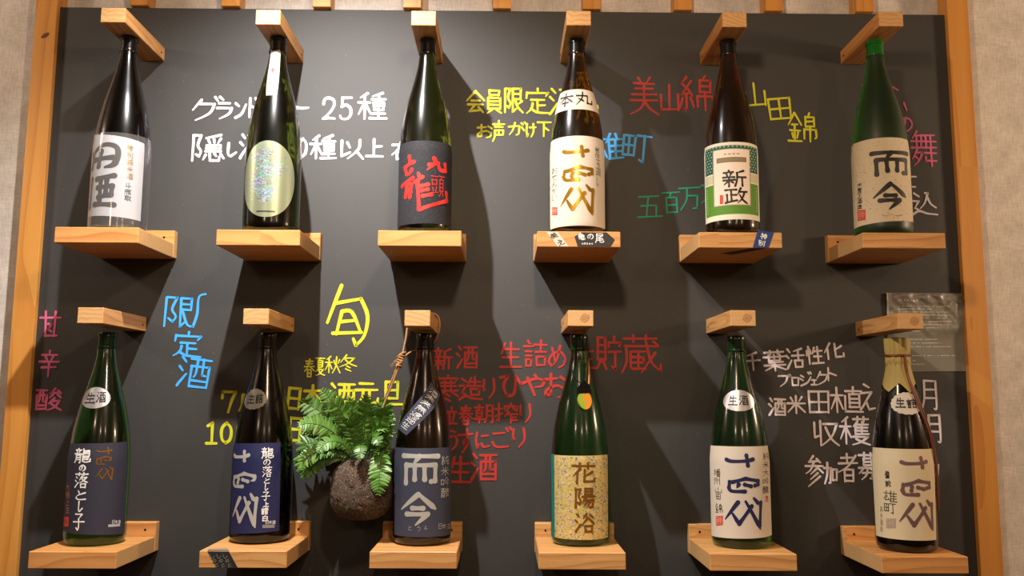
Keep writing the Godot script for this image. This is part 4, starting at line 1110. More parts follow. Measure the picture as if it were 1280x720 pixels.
func globe_lamp(at: Vector3, rad: float, energy: float, color: Color, label: String) -> void:
	var t := thing("pendant_lamp", label, "lamp", at, 0.0, "pendant lamps in the room")
	var s := SphereMesh.new()
	s.radius = rad
	s.height = rad * 2.0
	var gm := StandardMaterial3D.new()
	gm.resource_name = "lamp_glow"
	gm.albedo_color = Color(1, 0.9, 0.75)
	gm.emission_enabled = true
	gm.emission = color
	gm.emission_energy_multiplier = 4.0
	obj("glowing_globe", s, gm, t)
	var st := new_st()
	lathe(st, [Vector2(0.0, rad - 0.004), Vector2(0.022, rad - 0.004), Vector2(0.022, rad + 0.025), Vector2(0.006, rad + 0.035), Vector2(0, rad + 0.035)], 24)
	obj("socket", st.commit(), M["black_metal"], t)
	st = new_st()
	tube(st, PackedVector3Array([Vector3(0, rad + 0.03, 0), Vector3(0, 2.75 - at.y, 0)]), 0.003, 0.003)
	obj("cord", st.commit(), M["black_metal"], t)
	var l := OmniLight3D.new()
	l.name = "globe_light"
	l.light_color = color
	l.light_energy = energy
	l.light_size = rad * 0.8
	l.omni_range = 9.0
	l.omni_attenuation = 2.0
	l.shadow_enabled = true
	t.add_child(l)

# ------------------------------------------------------------------ room, board
func room() -> void:
	struct(slab("floor", Vector3(-3.1, -0.1, WALL_Z - 0.1), Vector3(3.1, 0, 4.6), M["floor_wood"]))
	struct(slab("ceiling", Vector3(-3.1, 2.75, WALL_Z - 0.1), Vector3(3.1, 2.85, 4.6), M["ceiling_paint"]))
	struct(slab("wall_back", Vector3(-3.1, 0, WALL_Z - 0.1), Vector3(3.1, 2.75, WALL_Z), M["wallpaper"]))
	struct(slab("wall_front", Vector3(-3.1, 0, 4.5), Vector3(3.1, 2.75, 4.6), M["plaster"]))
	struct(slab("wall_left", Vector3(-3.1, 0, WALL_Z), Vector3(-3.0, 2.75, 4.5), M["plaster"]))
	struct(slab("wall_right", Vector3(3.0, 0, WALL_Z), Vector3(3.1, 2.75, 4.5), M["plaster"]))
	# battens nailed to the wall every 196 mm; two run past the board as posts, the others end on its top edge
	var xs := [-0.9869, -0.7903, -0.5941, -0.3985, -0.2041, -0.0103, 0.1834, 0.3811, 0.5777, 0.7757, 0.9757]
	for i in xs.size():
		var full: bool = i == 0 or i == xs.size() - 1
		var y0 := 0.0 if full else BOARD_TOP + 0.001
		var w := 0.046 if full else 0.039
		var o := wood("trim_%d" % (i + 1), Vector3(w, 2.75 - y0, 0.04), 1, Vector3(xs[i], (2.75 + y0) * 0.5, WALL_Z + 0.02), self, "post_wood", 0.001, Vector2(0.9, 5.0))
		struct(o)
		if i == 0:
			var st := new_st()
			for ring in [[1.0, 0.0], [0.62, 0.0003]]:
				var ps := []
				for k in 20:
					var a := TAU * k / 20.0
					ps.append(Vector3(cos(a) * 0.0085 * ring[0], sin(a) * 0.0052 * ring[0] + cos(a) * 0.004 * ring[0], ring[1]))
				face(st, ps, Vector3.BACK, [])
			var kn := obj("knot", st.commit(), M["knot_wood"], o)
			kn.position = Vector3(0.002, 2.262 - o.position.y, 0.0204)

func board() -> void:
	var t := thing("blackboard", "large charcoal blackboard covered in coloured Japanese handwriting behind the bottles", "blackboard", Vector3(-0.0057, 0.95, 0))
	var lo := Vector3(-0.9584, 0.0, WALL_Z + 0.0005)
	var hi := Vector3(0.9584, BOARD_TOP - 0.95, 0)
	var st := new_st()
	var b := [Vector3(lo.x, lo.y, 0), Vector3(hi.x, lo.y, 0), Vector3(hi.x, hi.y, 0), Vector3(lo.x, hi.y, 0)]
	face(st, b, Vector3.BACK, [Vector2(0, 1), Vector2(1, 1), Vector2(1, 0), Vector2(0, 0)])
	var z := Vector3(0, 0, lo.z)
	for k in 4:
		var p: Vector3 = b[k]
		var q: Vector3 = b[(k + 1) % 4]
		var n := (p + q) * 0.5 - (lo + hi) * 0.5
		face(st, [p, q, q + z, p + z], Vector3(n.x, n.y, 0), [Vector2(0, 0), Vector2(0.01, 0), Vector2(0.01, 0.01), Vector2(0, 0.01)], [Vector3(n.x, n.y, 0).normalized(), Vector3(n.x, n.y, 0).normalized(), Vector3(n.x, n.y, 0).normalized(), Vector3(n.x, n.y, 0).normalized()])
	face(st, [b[0] + z, b[1] + z, b[2] + z, b[3] + z], Vector3.FORWARD, [Vector2(0, 0), Vector2(0.01, 0), Vector2(0.01, 0.01), Vector2(0, 0.01)])
	obj("panel", st.commit(), M["board_paint"], t)
	var ctx := {"o": Vector3(0.0057, -0.95, 0), "x": Vector3.RIGHT, "y": Vector3.UP, "n": Vector3.BACK}
	for ph in PHRASES:
		var o := Node3D.new()
		o.name = "handwriting"
		t.add_child(o, true)
		o.set_meta("label", ph[0])
		for c in ph[3]:
			lettering(o, [c], ctx, ph[2], ph[1], false, "character")

# ------------------------------------------------------------------ shelves and stop blocks
const SHELF := Vector3(0.1564, 0.0298, 0.1907)
const STOP := Vector3(0.0473, 0.0295, 0.1951)

func screw(parent: Node, at: Vector3, n: Vector3) -> void:
	var st := new_st()
	lathe(st, [Vector2(0.0022, 0.0), Vector2(0.0022, 0.0006), Vector2(0.0014, 0.0009), Vector2(0, 0.0006)], 12)
	var o := obj("screw", st.commit(), M["screw_metal"], parent)
	o.position = at
	o.basis = Basis(Quaternion(Vector3.UP, n))

func shelf(x: float, y: float, what: String, row: String) -> Node3D:
	var t := thing("wall_shelf", "%s row pine shelf under the %s" % [row, what], "shelf", Vector3(x, y, 0), 0.0, "pine wall shelves, %s row" % row)
	var kind := "pine" if rng.randf() < 0.5 else "pine_b"
	wood("shelf_board", Vector3(SHELF.x, SHELF.y, SHELF.z - 0.018), 0, Vector3(0, -SHELF.y * 0.5, 0.018 + (SHELF.z - 0.018) * 0.5), t, kind)
	wood("back_plate", Vector3(SHELF.x + 0.002, 0.057, 0.018), 0, Vector3(0, 0.0275 - 0.0285, 0.009), t, kind)
	for s in [-1.0, 1.0]:
		screw(t, Vector3(s * 0.058, 0.013, 0.0181), Vector3.BACK)
	return t

func stop(x: float, y: float, what: String, row: String) -> void:
	var t := thing("stop_block", "%s row pine block above the %s" % [row, what], "wood block", Vector3(x, y - STOP.y, 0), 0.0, "pine stop blocks, %s row" % row)
	var b := wood("block", STOP, 2, Vector3(0, STOP.y * 0.5, STOP.z * 0.5), t, "pine" if rng.randf() < 0.5 else "pine_b", 0.001)
	if what in [LOWER[3], LOWER[4], LOWER[5]]:      # these three show a knot on their sawn end
		b.mesh = plank(STOP, 2, 0.001, Vector2(2.0, 6.0))
		b.mesh.surface_set_material(0, M["pine"])
		b.mesh.surface_set_material(1, M["pine_knot"])
	for s in [-1.0, 1.0]:
		screw(t, Vector3(s * STOP.x * 0.5, STOP.y * 0.42, 0.018), Vector3(s, 0, 0))

const UPPER := ["bottle with the white brush label", "bottle with the oval shiny label", "bottle with the red characters", "bottle with the gold characters and neck band", "bottle with the green and white label", "frosted green bottle"]
const LOWER := ["green bottle with the dark label and gold characters", "black bottle with the royal blue label", "brown bottle with the slanted neck strip", "green bottle with the hanging tag", "green bottle with the dark blue characters", "black bottle with the paper wrapped neck"]

func sheet(called: String, pts: Array, m: String, parent: Node, n: Vector3, lift := 0.0003) -> MeshInstance3D:
	var st := new_st()
	var ps := []
	var us := []
	for p in pts:
		ps.append(p + n * lift)
		us.append(Vector2(p.x, p.y) * 8.0)
	face(st, ps, n, us)
	return obj(called, st.commit(), M[m], parent)

func shelves() -> void:
	var made := []
	for i in 6:
		made.append(shelf(SHELVES[i][0], SHELVES[i][1], UPPER[i], "upper"))
		stop(STOPS[i][0], STOPS[i][1], UPPER[i], "upper")
	for i in 6:
		made.append(shelf(LOW_SHELVES[i][0], LOW_SHELVES[i][1], LOWER[i], "lower"))
		stop(LOW_STOPS[i][0], LOW_STOPS[i][1], LOWER[i], "lower")
	var zf := SHELF.z
	# fourth upper shelf: a cream strip and a black six-sided sticker
	var t: Node3D = made[3]
	var o: Vector3 = t.position
	var s := sheet("cream_strip", [Vector3(0.0770, 1.8085, zf) - o, Vector3(0.0980, 1.8085, zf) - o, Vector3(0.1190, 1.7812, zf) - o, Vector3(0.0980, 1.7812, zf) - o], "cream_paper", t, Vector3.BACK)
	var ctx := {"o": -o + Vector3(0, 0, zf), "x": Vector3.RIGHT, "y": Vector3.UP, "n": Vector3.BACK}
	lettering(s, [["美", 0.0835, 1.8070, 0.0975, 1.7960, -30.0], ["え", 0.0975, 1.7950, 0.1095, 1.7835, -30.0]], ctx, 0.0011, "ink")
	s = sheet("black_sticker", [Vector3(0.1295, 1.8000, zf) - o, Vector3(0.1430, 1.8085, zf) - o, Vector3(0.1900, 1.8085, zf) - o, Vector3(0.2055, 1.7945, zf) - o, Vector3(0.1975, 1.7812, zf) - o, Vector3(0.1355, 1.7812, zf) - o], "dark_paper", t, Vector3.BACK)
	lettering(s, [["亀", 0.1365, 1.8070, 0.1500, 1.7935], ["の", 0.1535, 1.8050, 0.1655, 1.7945], ["尾", 0.1685, 1.8060, 0.1850, 1.7880]], ctx, 0.0016, "ink_white")
	lettering(s, [["山", 0.1430, 1.7885, 0.1462, 1.7852], ["田", 0.1475, 1.7885, 0.1507, 1.7852], ["生", 0.1520, 1.7885, 0.1552, 1.7852], ["米", 0.1565, 1.7880, 0.1597, 1.7847], ["中", 0.1610, 1.7880, 0.1642, 1.7847]], ctx, 0.0006, "ink_white")
	# fifth upper shelf: blue tape down its front, a dark strip below
	t = made[4]
	o = t.position
	s = sheet("blue_tape", [Vector3(0.4745, 1.8145, zf) - o, Vector3(0.5050, 1.8105, zf) - o, Vector3(0.4940, 1.7808, zf) - o, Vector3(0.4640, 1.7808, zf) - o], "blue_tape", t, Vector3.BACK, 0.0005)
	ctx = {"o": -o + Vector3(0, 0, zf), "x": Vector3.RIGHT, "y": Vector3.UP, "n": Vector3.BACK, "lift": 0.0003}
	lettering(s, [["特", 0.4790, 1.8085, 0.4915, 1.7965, 12.0], ["別", 0.4745, 1.7955, 0.4870, 1.7835, 12.0]], ctx, 0.0016, "ink_white")
	var yb: float = -SHELF.y
	sheet("dark_strip", [Vector3(0.020, yb, 0.189), Vector3(0.049, yb, 0.189), Vector3(0.005, yb, 0.115), Vector3(-0.024, yb, 0.125)], "dark_paper", t, Vector3.DOWN)
	# second lower shelf: a dark strip folded over its front edge
	t = made[7]
	o = t.position
	s = sheet("dark_strip", [Vector3(-0.5290, 1.2243, zf) - o, Vector3(-0.4905, 1.2243, zf) - o, Vector3(-0.4735, 1.1962, zf) - o, Vector3(-0.5110, 1.1962, zf) - o], "dark_paper", t, Vector3.BACK)
	ctx = {"o": -o + Vector3(0, 0, zf), "x": Vector3.RIGHT, "y": Vector3.UP, "n": Vector3.BACK}
	for k in 3:
		var x := -0.5230 + k * 0.0115
		lettering(s, [["し", x, 1.2225, x + 0.007, 1.2120, -25.0], ["の", x + 0.004, 1.2110, x + 0.011, 1.2050, -25.0], ["と", x + 0.008, 1.2040, x + 0.015, 1.1975, -25.0]], ctx, 0.0010, "ink_grey")
	sheet("strip_end", [Vector3(-0.5290, 0, zf) - Vector3(o.x, 0, 0), Vector3(-0.4905, 0, zf) - Vector3(o.x, 0, 0), Vector3(-0.5010, 0, zf - 0.024) - Vector3(o.x, 0, 0), Vector3(-0.5330, 0, zf - 0.020) - Vector3(o.x, 0, 0)], "ink_grey", t, Vector3.UP)

# ------------------------------------------------------------------ bottles
func bottle(key: String, label: String, glass_m: String, cap_m: String, cap := true) -> Node3D:
	var b: Array = BOTTLES[key]
	var t := thing("sake_bottle", label, "bottle", Vector3(b[0], b[1], b[2]), b[4], "tall bottles, %s row" % ("upper" if key.begins_with("b") else "lower"))
	var R: float = b[3]
	var pts := [Vector2(0, 0.004), Vector2(R * 0.66, 0.002), Vector2(R * 0.80, 0.0)]
	var h := 0.0015
	for hh in [0.0015, 0.003, 0.005, 0.008, 0.012, 0.016, 0.02]:
		pts.append(Vector2(R * prof(hh), hh))
	h = 0.05
	while h < 0.15:
		pts.append(Vector2(R * prof(h), h))
		h += 0.05
	h = 0.155
	while h < 0.366:
		pts.append(Vector2(R * prof(h), h))
		h += 0.004
	pts.append(Vector2(R * prof(0.3665), 0.3665))
	pts.append(Vector2(0, 0.3665))
	var st := new_st()
	lathe(st, pts, 96)
	obj("glass_body", st.commit(), M[glass_m], t)
	if cap:
		var r := R * 0.297
		st = new_st()
		lathe(st, [Vector2(0, 0.3667), Vector2(r + 0.0012, 0.3667), Vector2(r + 0.0016, 0.3680), Vector2(r + 0.0012, 0.3715), Vector2(r - 0.0002, 0.3722), Vector2(r, 0.389), Vector2(r + 0.0014, 0.3905), Vector2(r + 0.0014, 0.3965), Vector2(r + 0.0004, 0.3985), Vector2(0, 0.3985)], 64)
		obj("bottle_cap", st.commit(), M[cap_m], t)
	return t

func bottles() -> void:
	var P := PRINT
	# upper row ---------------------------------------------------------------
	var t := bottle("b1", "black bottle in clear film, white label with huge black brush characters, upper left", "black_glass", "black_plastic")
	var R: float = BOTTLES["b1"][3]
	var c := {"R": R}
	var p := paper("front_label", P.b1_label, R, "white_paper", t)
	lettering(p, P.b1_black, c, 0.0098, "ink")
	lettering(p, P.b1_small, c, 0.0013, "ink")
	lettering(p, P.b1_gold, c, 0.0012, "ink_gold")
	var st := new_st()
	lathe(st, [Vector2(R + 0.0012, 0.004), Vector2(R + 0.0014, 0.155), Vector2(R * prof(0.188) + 0.0022, 0.188)], 64)
	obj("film_sleeve", st.commit(), M["clear_film"], t)

	t = bottle("b2", "dark olive bottle with an oval silver foil label and narrow neck strip", "olive_glass", "black_plastic")
	R = BOTTLES["b2"][3]
	c = {"R": R}
	round_paper("oval_label", P.b2_oval, R, "hologram_foil", t)
	p = paper("neck_strip", P.b2_strip, R, "strip_paper", t)
	lettering(p, [["春", 0.25, 0.40, 0.7, 0.50], ["ー", 0.25, 0.53, 0.7, 0.55], ["ク", 0.25, 0.58, 0.7, 0.67], ["別", 0.25, 0.70, 0.7, 0.80], ["子", 0.25, 0.83, 0.7, 0.93]], c, 0.0011, "ink_purple", false, "lettering", P.b2_strip)

	t = bottle("b3", "olive green bottle with a dark denim label and red brush characters", "olive_glass", "black_plastic")
	R = BOTTLES["b3"][3]
	c = {"R": R}
	p = paper("front_label", P.b3_label, R, "denim_paper", t)
	lettering(p, P.b3_red, c, 0.0076, "ink_red")
	lettering(p, P.b3_small, c, 0.0016, "ink_red")

	t = bottle("b4", "brown bottle with a cream label, gold brush characters and white neck band", "brown_glass", "black_plastic")
	R = BOTTLES["b4"][3]
	c = {"R": R}
	p = paper("front_label", P.b4_label, R, "cream_paper", t)
	lettering(p, P.b4_gold, c, 0.0068, "ink_gold")
	lettering(p, P.b4_right, c, 0.0009, "ink", false)
	lettering(p, P.b4_left, c, 0.0008, "ink", false)
	paper("red_seal", P.b4_seal, R, "ink_seal", p, 0.0009)
	lettering(p, [["回", 0.14, 0.12, 0.46, 0.88], ["中", 0.56, 0.12, 0.88, 0.88]], {"R": R, "lift": 0.0005}, 0.0006, "cream_paper", false, "seal_marks", P.b4_seal)
	var e: Array = P.b4_collar
	p = paper("neck_band", [-1.5, e[0], 1.5, e[0], 1.5, e[1], -1.5, e[1]], R, "cream_paper", t)
	lettering(p, P.b4_collartext, c, 0.0036, "ink")

	t = bottle("b5", "dark brown bottle with a green and white patterned label", "brown_glass", "black_plastic")
	R = BOTTLES["b5"][3]
	c = {"R": R}
	p = paper("front_label", P.b5_label, R, "green_print", t)
	lettering(p, P.b5_black, c, 0.0037, "ink")
	paper("red_seal", P.b5_seal, R, "ink_seal", p, 0.0009)

	t = bottle("b6", "frosted green bottle with an aged cream label and two black brush characters", "frosted_glass", "green_lip")
	R = BOTTLES["b6"][3]
	c = {"R": R}
	p = paper("front_label", P.b6_label, R, "aged_paper", t)
	lettering(p, P.b6_black, c, 0.0084, "ink")
	lettering(p, P.b6_small, c, 0.0010, "ink", false)
	lettering(p, P.b6_gold, c, 0.0012, "ink_gold")
	paper("red_seal", P.b6_seal, R, "ink_seal", p, 0.0009)
	lettering(p, [["回", 0.14, 0.12, 0.46, 0.88], ["中", 0.56, 0.12, 0.88, 0.88]], {"R": R, "lift": 0.0005}, 0.0006, "aged_paper", false, "seal_marks", P.b6_seal)

	# lower row ---------------------------------------------------------------
	t = bottle("L1", "clear green bottle with a dark violet label, white column and small gold characters", "green_glass", "green_plastic")
	R = BOTTLES["L1"][3]
	c = {"R": R}
	p = paper("front_label", P.L1_label, R, "navy_paper", t)
	lettering(p, P.L1_white, c, 0.0026, "ink_white")
	lettering(p, P.L1_gold, c, 0.0026, "ink_bronze")
	lettering(p, P.L1_orange, c, 0.0009, "ink_orange", false)
	lettering(p, P.L1_tiny, c, 0.0005, "ink_white", false)
	paper("red_seal", P.L1_seal, R, "ink_seal", p, 0.0009)
	lettering(p, [["回", 0.14, 0.12, 0.46, 0.88], ["中", 0.56, 0.12, 0.88, 0.88]], {"R": R, "lift": 0.0005}, 0.0006, "navy_paper", false, "seal_marks", P.L1_seal)
	paper("white_bar", P.L1_bar, R, "white_paper", p, 0.0009)
	p = round_paper("shoulder_seal", P.L1_round, R, "silver_seal", t)
	lettering(p, P.L1_roundtext, c, 0.0028, "ink")

	t = bottle("L2", "black bottle with a royal blue label and tall silver brush characters", "black_glass", "black_plastic")
	R = BOTTLES["L2"][3]
	c = {"R": R}
	p = paper("front_label", P.L2_label, R, "blue_paper", t)
	lettering(p, P.L2_silver, c, 0.0066, "ink_silver")
	lettering(p, P.L2_white, c, 0.0017, "ink_white")
	lettering(p, P.L2_tiny, c, 0.0006, "ink_white", false)
	paper("silver_bar", P.L2_bar, R, "grey_seal", p, 0.0009)
	p = round_paper("shoulder_seal", P.L2_round, R, "grey_seal", t, 0.03)
	lettering(p, P.L2_roundtext, c, 0.0025, "ink")

	t = bottle("L3", "brown bottle with a slate blue label and slanted neck strip beside the fern", "brown_glass", "black_plastic")
	R = BOTTLES["L3"][3]
	c = {"R": R}
	p = paper("front_label", P.L3_label, R, "slate_paper", t)
	lettering(p, P.L3_silver, c, 0.0088, "ink_silver")
	lettering(p, P.L3_right, c, 0.0012, "ink_silver")
	lettering(p, P.L3_tiny, c, 0.0006, "ink_silver", false)
	p = paper("slanted_strip", P.L3_strip, R, "slate_paper", t)
	var col := []
	var word := ["酒", "未", "来", "無", "濾", "過", "生"]
	for k in 7:
		col.append([word[k], 0.2, 0.06 + k * 0.125, 0.8, 0.165 + k * 0.125])
	lettering(p, col, c, 0.0010, "ink_white", true, "lettering", P.L3_strip)

	t = bottle("L4", "green bottle with a gold flecked label and a fruit shaped hanging tag", "green_glass", "green_plastic")
	R = BOTTLES["L4"][3]
	c = {"R": R}
	p = paper("front_label", P.L4_label, R, "gold_fleck_paper", t)
	lettering(p, P.L4_gold, c, 0.0044, "ink_bronze")
	paper("teal_edge", P.L4_teal, R, "teal_paper", t, 0.0006)
	hang_tag(t, R)

	t = bottle("L5", "green bottle with a cream label and dark blue brush characters", "green_glass", "green_plastic")
	R = BOTTLES["L5"][3]
	c = {"R": R}
	p = paper("front_label", P.L5_label, R, "cream_paper", t)
	lettering(p, P.L5_blue, c, 0.0070, "ink_navy")
	lettering(p, P.L5_left, c, 0.0010, "ink", false)
	lettering(p, P.L5_right, c, 0.0010, "ink", false)
	lettering(p, P.L5_red, c, 0.0009, "ink_seal", false)
	paper("red_seal", P.L5_seal, R, "ink_seal", p, 0.0009)
	lettering(p, [["回", 0.14, 0.12, 0.46, 0.88], ["中", 0.56, 0.12, 0.88, 0.88]], {"R": R, "lift": 0.0005}, 0.0006, "cream_paper", false, "seal_marks", P.L5_seal)
	p = round_paper("shoulder_seal", P.L5_round, R, "silver_seal", t)
	lettering(p, P.L5_roundtext, c, 0.0024, "ink")

	t = bottle("L6", "black bottle with a paper wrapped neck, brown cord and mauve brush characters", "black_glass", "black_plastic")
	R = BOTTLES["L6"][3]
	c = {"R": R}
	p = paper("front_label", P.L6_label, R, "ivory_paper", t)
	lettering(p, P.L6_purple, c, 0.0068, "ink_purple")
	lettering(p, P.L6_black, c, 0.0014, "ink")
	lettering(p, P.L6_tiny, c, 0.0005, "ink_grey", false)
	paper("pale_seal", P.L6_seal, R, "ink_faint", p, 0.0009)
	lettering(p, [["回", 0.14, 0.12, 0.46, 0.88], ["中", 0.56, 0.12, 0.88, 0.88]], {"R": R, "lift": 0.0005}, 0.0006, "ivory_paper", false, "seal_marks", P.L6_seal)
	p = round_paper("shoulder_seal", P.L6_round, R, "cream_paper", t, 0.03, 0.0006)
	lettering(p, P.L6_roundtext, {"R": R, "lift": 0.0004}, 0.0026, "ink")
	neck_wrap(t, R)

func hang_tag(t: Node3D, R: float) -> void:
	# rounded fruit-shaped tag hanging from a black loop round the neck, to the right of the front
	var a := 0.24
	var rr := R * prof(0.275) + 0.004
	var tag := Node3D.new()
	tag.name = "hanging_tag"
	t.add_child(tag)
	tag.position = Vector3(sin(a) * rr, 0.271, cos(a) * rr)
	tag.rotation = Vector3(-0.34, a, 0)
	var outline := []
	for k in 28:
		var th := TAU * k / 28.0
		var y := sin(th)
		var x := cos(th) * (1.0 if y < 0.0 else 1.0 - 0.12 * y)
		outline.append(Vector2(x * 0.0142, clampf(y * 0.0205, -0.0205, 0.016)))
	var st := new_st()
	for z in [0.0, 0.004]:
		var ps := []
		var us := []
		for q in outline:
			ps.append(Vector3(q.x * (1.0 if z == 0.0 else 0.93), q.y * (1.0 if z == 0.0 else 0.95), z))
			us.append(Vector2(q.x / 0.0284 + 0.5, 0.5 - q.y / 0.041))
		face(st, ps, Vector3(0, 0, -1 if z == 0.0 else 1), us)
	for k in 28:
		var q: Vector2 = outline[k]
		var w: Vector2 = outline[(k + 1) % 28]
		face(st, [Vector3(q.x, q.y, 0), Vector3(w.x, w.y, 0), Vector3(w.x * 0.93, w.y * 0.95, 0.004), Vector3(q.x * 0.93, q.y * 0.95, 0.004)], Vector3(q.x, q.y, 0.004), [Vector2(q.x / 0.0284 + 0.5, 0.5 - q.y / 0.041), Vector2(w.x / 0.0284 + 0.5, 0.5 - w.y / 0.041), Vector2(w.x / 0.0284 + 0.5, 0.5 - w.y / 0.041), Vector2(q.x / 0.0284 + 0.5, 0.5 - q.y / 0.041)])
	obj("tag_body", st.commit(), M["mango_tag"], tag)
	st = new_st()
	var cappts := [Vector2(-0.0145, 0.012), Vector2(0.0140, 0.013), Vector2(0.0125, 0.027), Vector2(0.004, 0.038), Vector2(-0.003, 0.036), Vector2(-0.0125, 0.024)]
	for z in [-0.0005, 0.0048]:
		var ps := []
		for q in cappts:
			ps.append(Vector3(q.x, q.y, z))
		face(st, ps, Vector3(0, 0, -1 if z < 0.0 else 1), [])
	for k in cappts.size():
		var q: Vector2 = cappts[k]
		var w: Vector2 = cappts[(k + 1) % cappts.size()]
		var n := Vector3(w.y - q.y, q.x - w.x, 0).normalized()
		face(st, [Vector3(q.x, q.y, -0.0005), Vector3(w.x, w.y, -0.0005), Vector3(w.x, w.y, 0.0048), Vector3(q.x, q.y, 0.0048)], n, [])
	obj("tag_cap", st.commit(), M["black_plastic"], tag)
	# cord: loop round the neck and down to the tag
	var pts := []
	for k in 19:
		var th := TAU * k / 18.0
		var r := R * prof(0.35) + 0.0012
		pts.append(Vector3(sin(th) * r, 0.350 - 0.012 * (0.5 + 0.5 * cos(th)), cos(th) * r))
	st = new_st()
	tube(st, spline(pts, 2), 0.0007, 0.0007, 6)
	for da in [-0.75, 0.62]:
		var q := []
		for k in 6:
			var f := k / 5.0
			var h := lerpf(0.342, 0.302, f)
			var an := lerpf(da, a + da * 0.12, f * f)
			var r := R * prof(h) + 0.0016
			q.append(Vector3(sin(an) * r, h, cos(an) * r))
		tube(st, spline(q, 3), 0.0007, 0.0007, 6)
	obj("tag_cord", st.commit(), M["black_plastic"], t)
	# a narrow orange ribbon beside the neck
	st = new_st()
	var rib := []
	for k in 7:
		var f := k / 6.0
		var h := lerpf(0.350, 0.302, f)
		var an := lerpf(1.05, 0.60, f)
		var r := R * prof(h) + 0.0026
		rib.append(Vector3(sin(an) * r, h, cos(an) * r))
	tube(st, spline(rib, 2), 0.0011, 0.0018, 6)
	obj("orange_ribbon", st.commit(), M["ink_orange"], t)

func neck_wrap(t: Node3D, R: float) -> void:
	var zig := [[-3.15, 0.306], [-2.7, 0.295], [-2.2, 0.309], [-1.8, 0.297], [-1.35, 0.3106], [-1.0, 0.302], [-0.5688, 0.2942], [-0.2843, 0.3032], [0.0218, 0.3116], [0.3404, 0.3017], [0.5816, 0.2918], [1.0166, 0.3064], [1.5, 0.311], [2.0, 0.296], [2.6, 0.31], [3.15, 0.306]]
	var st := new_st()
	var n := 96
	var edge := func(a: float) -> float:
		for i in zig.size() - 1:
			if a <= zig[i + 1][0]:
				return lerpf(zig[i][1], zig[i + 1][1], (a - zig[i][0]) / (zig[i + 1][0] - zig[i][0]))
		return 0.306
	var pos := func(a: float, f: float) -> Vector3:
		var h: float = lerpf(edge.call(a), 0.3975, f)
		var tie: float = 1.0 - 0.05 * exp(-pow((h - 0.3655) / 0.006, 2.0))
		var pleat: float = 0.0020 * (0.5 + 0.5 * sin(a * 9.0 + 1.3 * sin(a * 3.0))) * (0.3 + f)
		var r: float = (maxf(R * prof(minf(h, 0.355)), R * 0.315) + 0.0020 + pleat) * (tie if h > 0.35 else 1.0) + (0.0022 if h > 0.35 else 0.0)
		return Vector3(sin(a) * r, h, cos(a) * r)
	for i in n:
		for j in 14:
			var a0 := -PI + TAU * i / n
			var a1 := -PI + TAU * (i + 1) / n
			var f0 := j / 14.0
			var f1 := (j + 1) / 14.0
			var ps := [pos.call(a0, f0), pos.call(a1, f0), pos.call(a1, f1), pos.call(a0, f1)]
			var nn: Vector3 = (ps[1] - ps[0]).cross(ps[3] - ps[0])
			if nn.dot(Vector3(sin(a0), 0, cos(a0))) < 0.0:
				nn = -nn
			face(st, ps, nn.normalized(), [])
	obj("paper_wrap", st.commit(), M["gold_paper"], t)
	# brown cord: two turns round the neck and a long end down the right side
	st = new_st()
	var loop := []
	for k in 33:
		var th := -1.2 + TAU * 2.0 * k / 32.0
		var r := R * 0.315 + 0.0056
		loop.append(Vector3(sin(th) * r, 0.3655 + 0.0016 * (k / 16.0 - 1.0) - 0.001 * cos(th), cos(th) * r))
	tube(st, spline(loop, 2), 0.0016, 0.0016, 8)
	for s in [[0.55, 0.0, 0.078], [0.62, 0.10, 0.100]]:
		var q := []
		for k in 15:
			var f := k / 14.0
			var h := lerpf(0.364, s[2], f)
			var an: float = lerpf(s[0], 1.33 + s[1], smoothstep(0.0, 0.75, f))
			var r := maxf(R * prof(h), R * 0.315) + 0.0034 + (0.0022 if h > 0.345 else 0.0)
			q.append(Vector3(sin(an) * r, h, cos(an) * r))
		tube(st, spline(q, 3), 0.0019, 0.0019, 8)
	obj("brown_cord", st.commit(), M["leather_cord"], t)

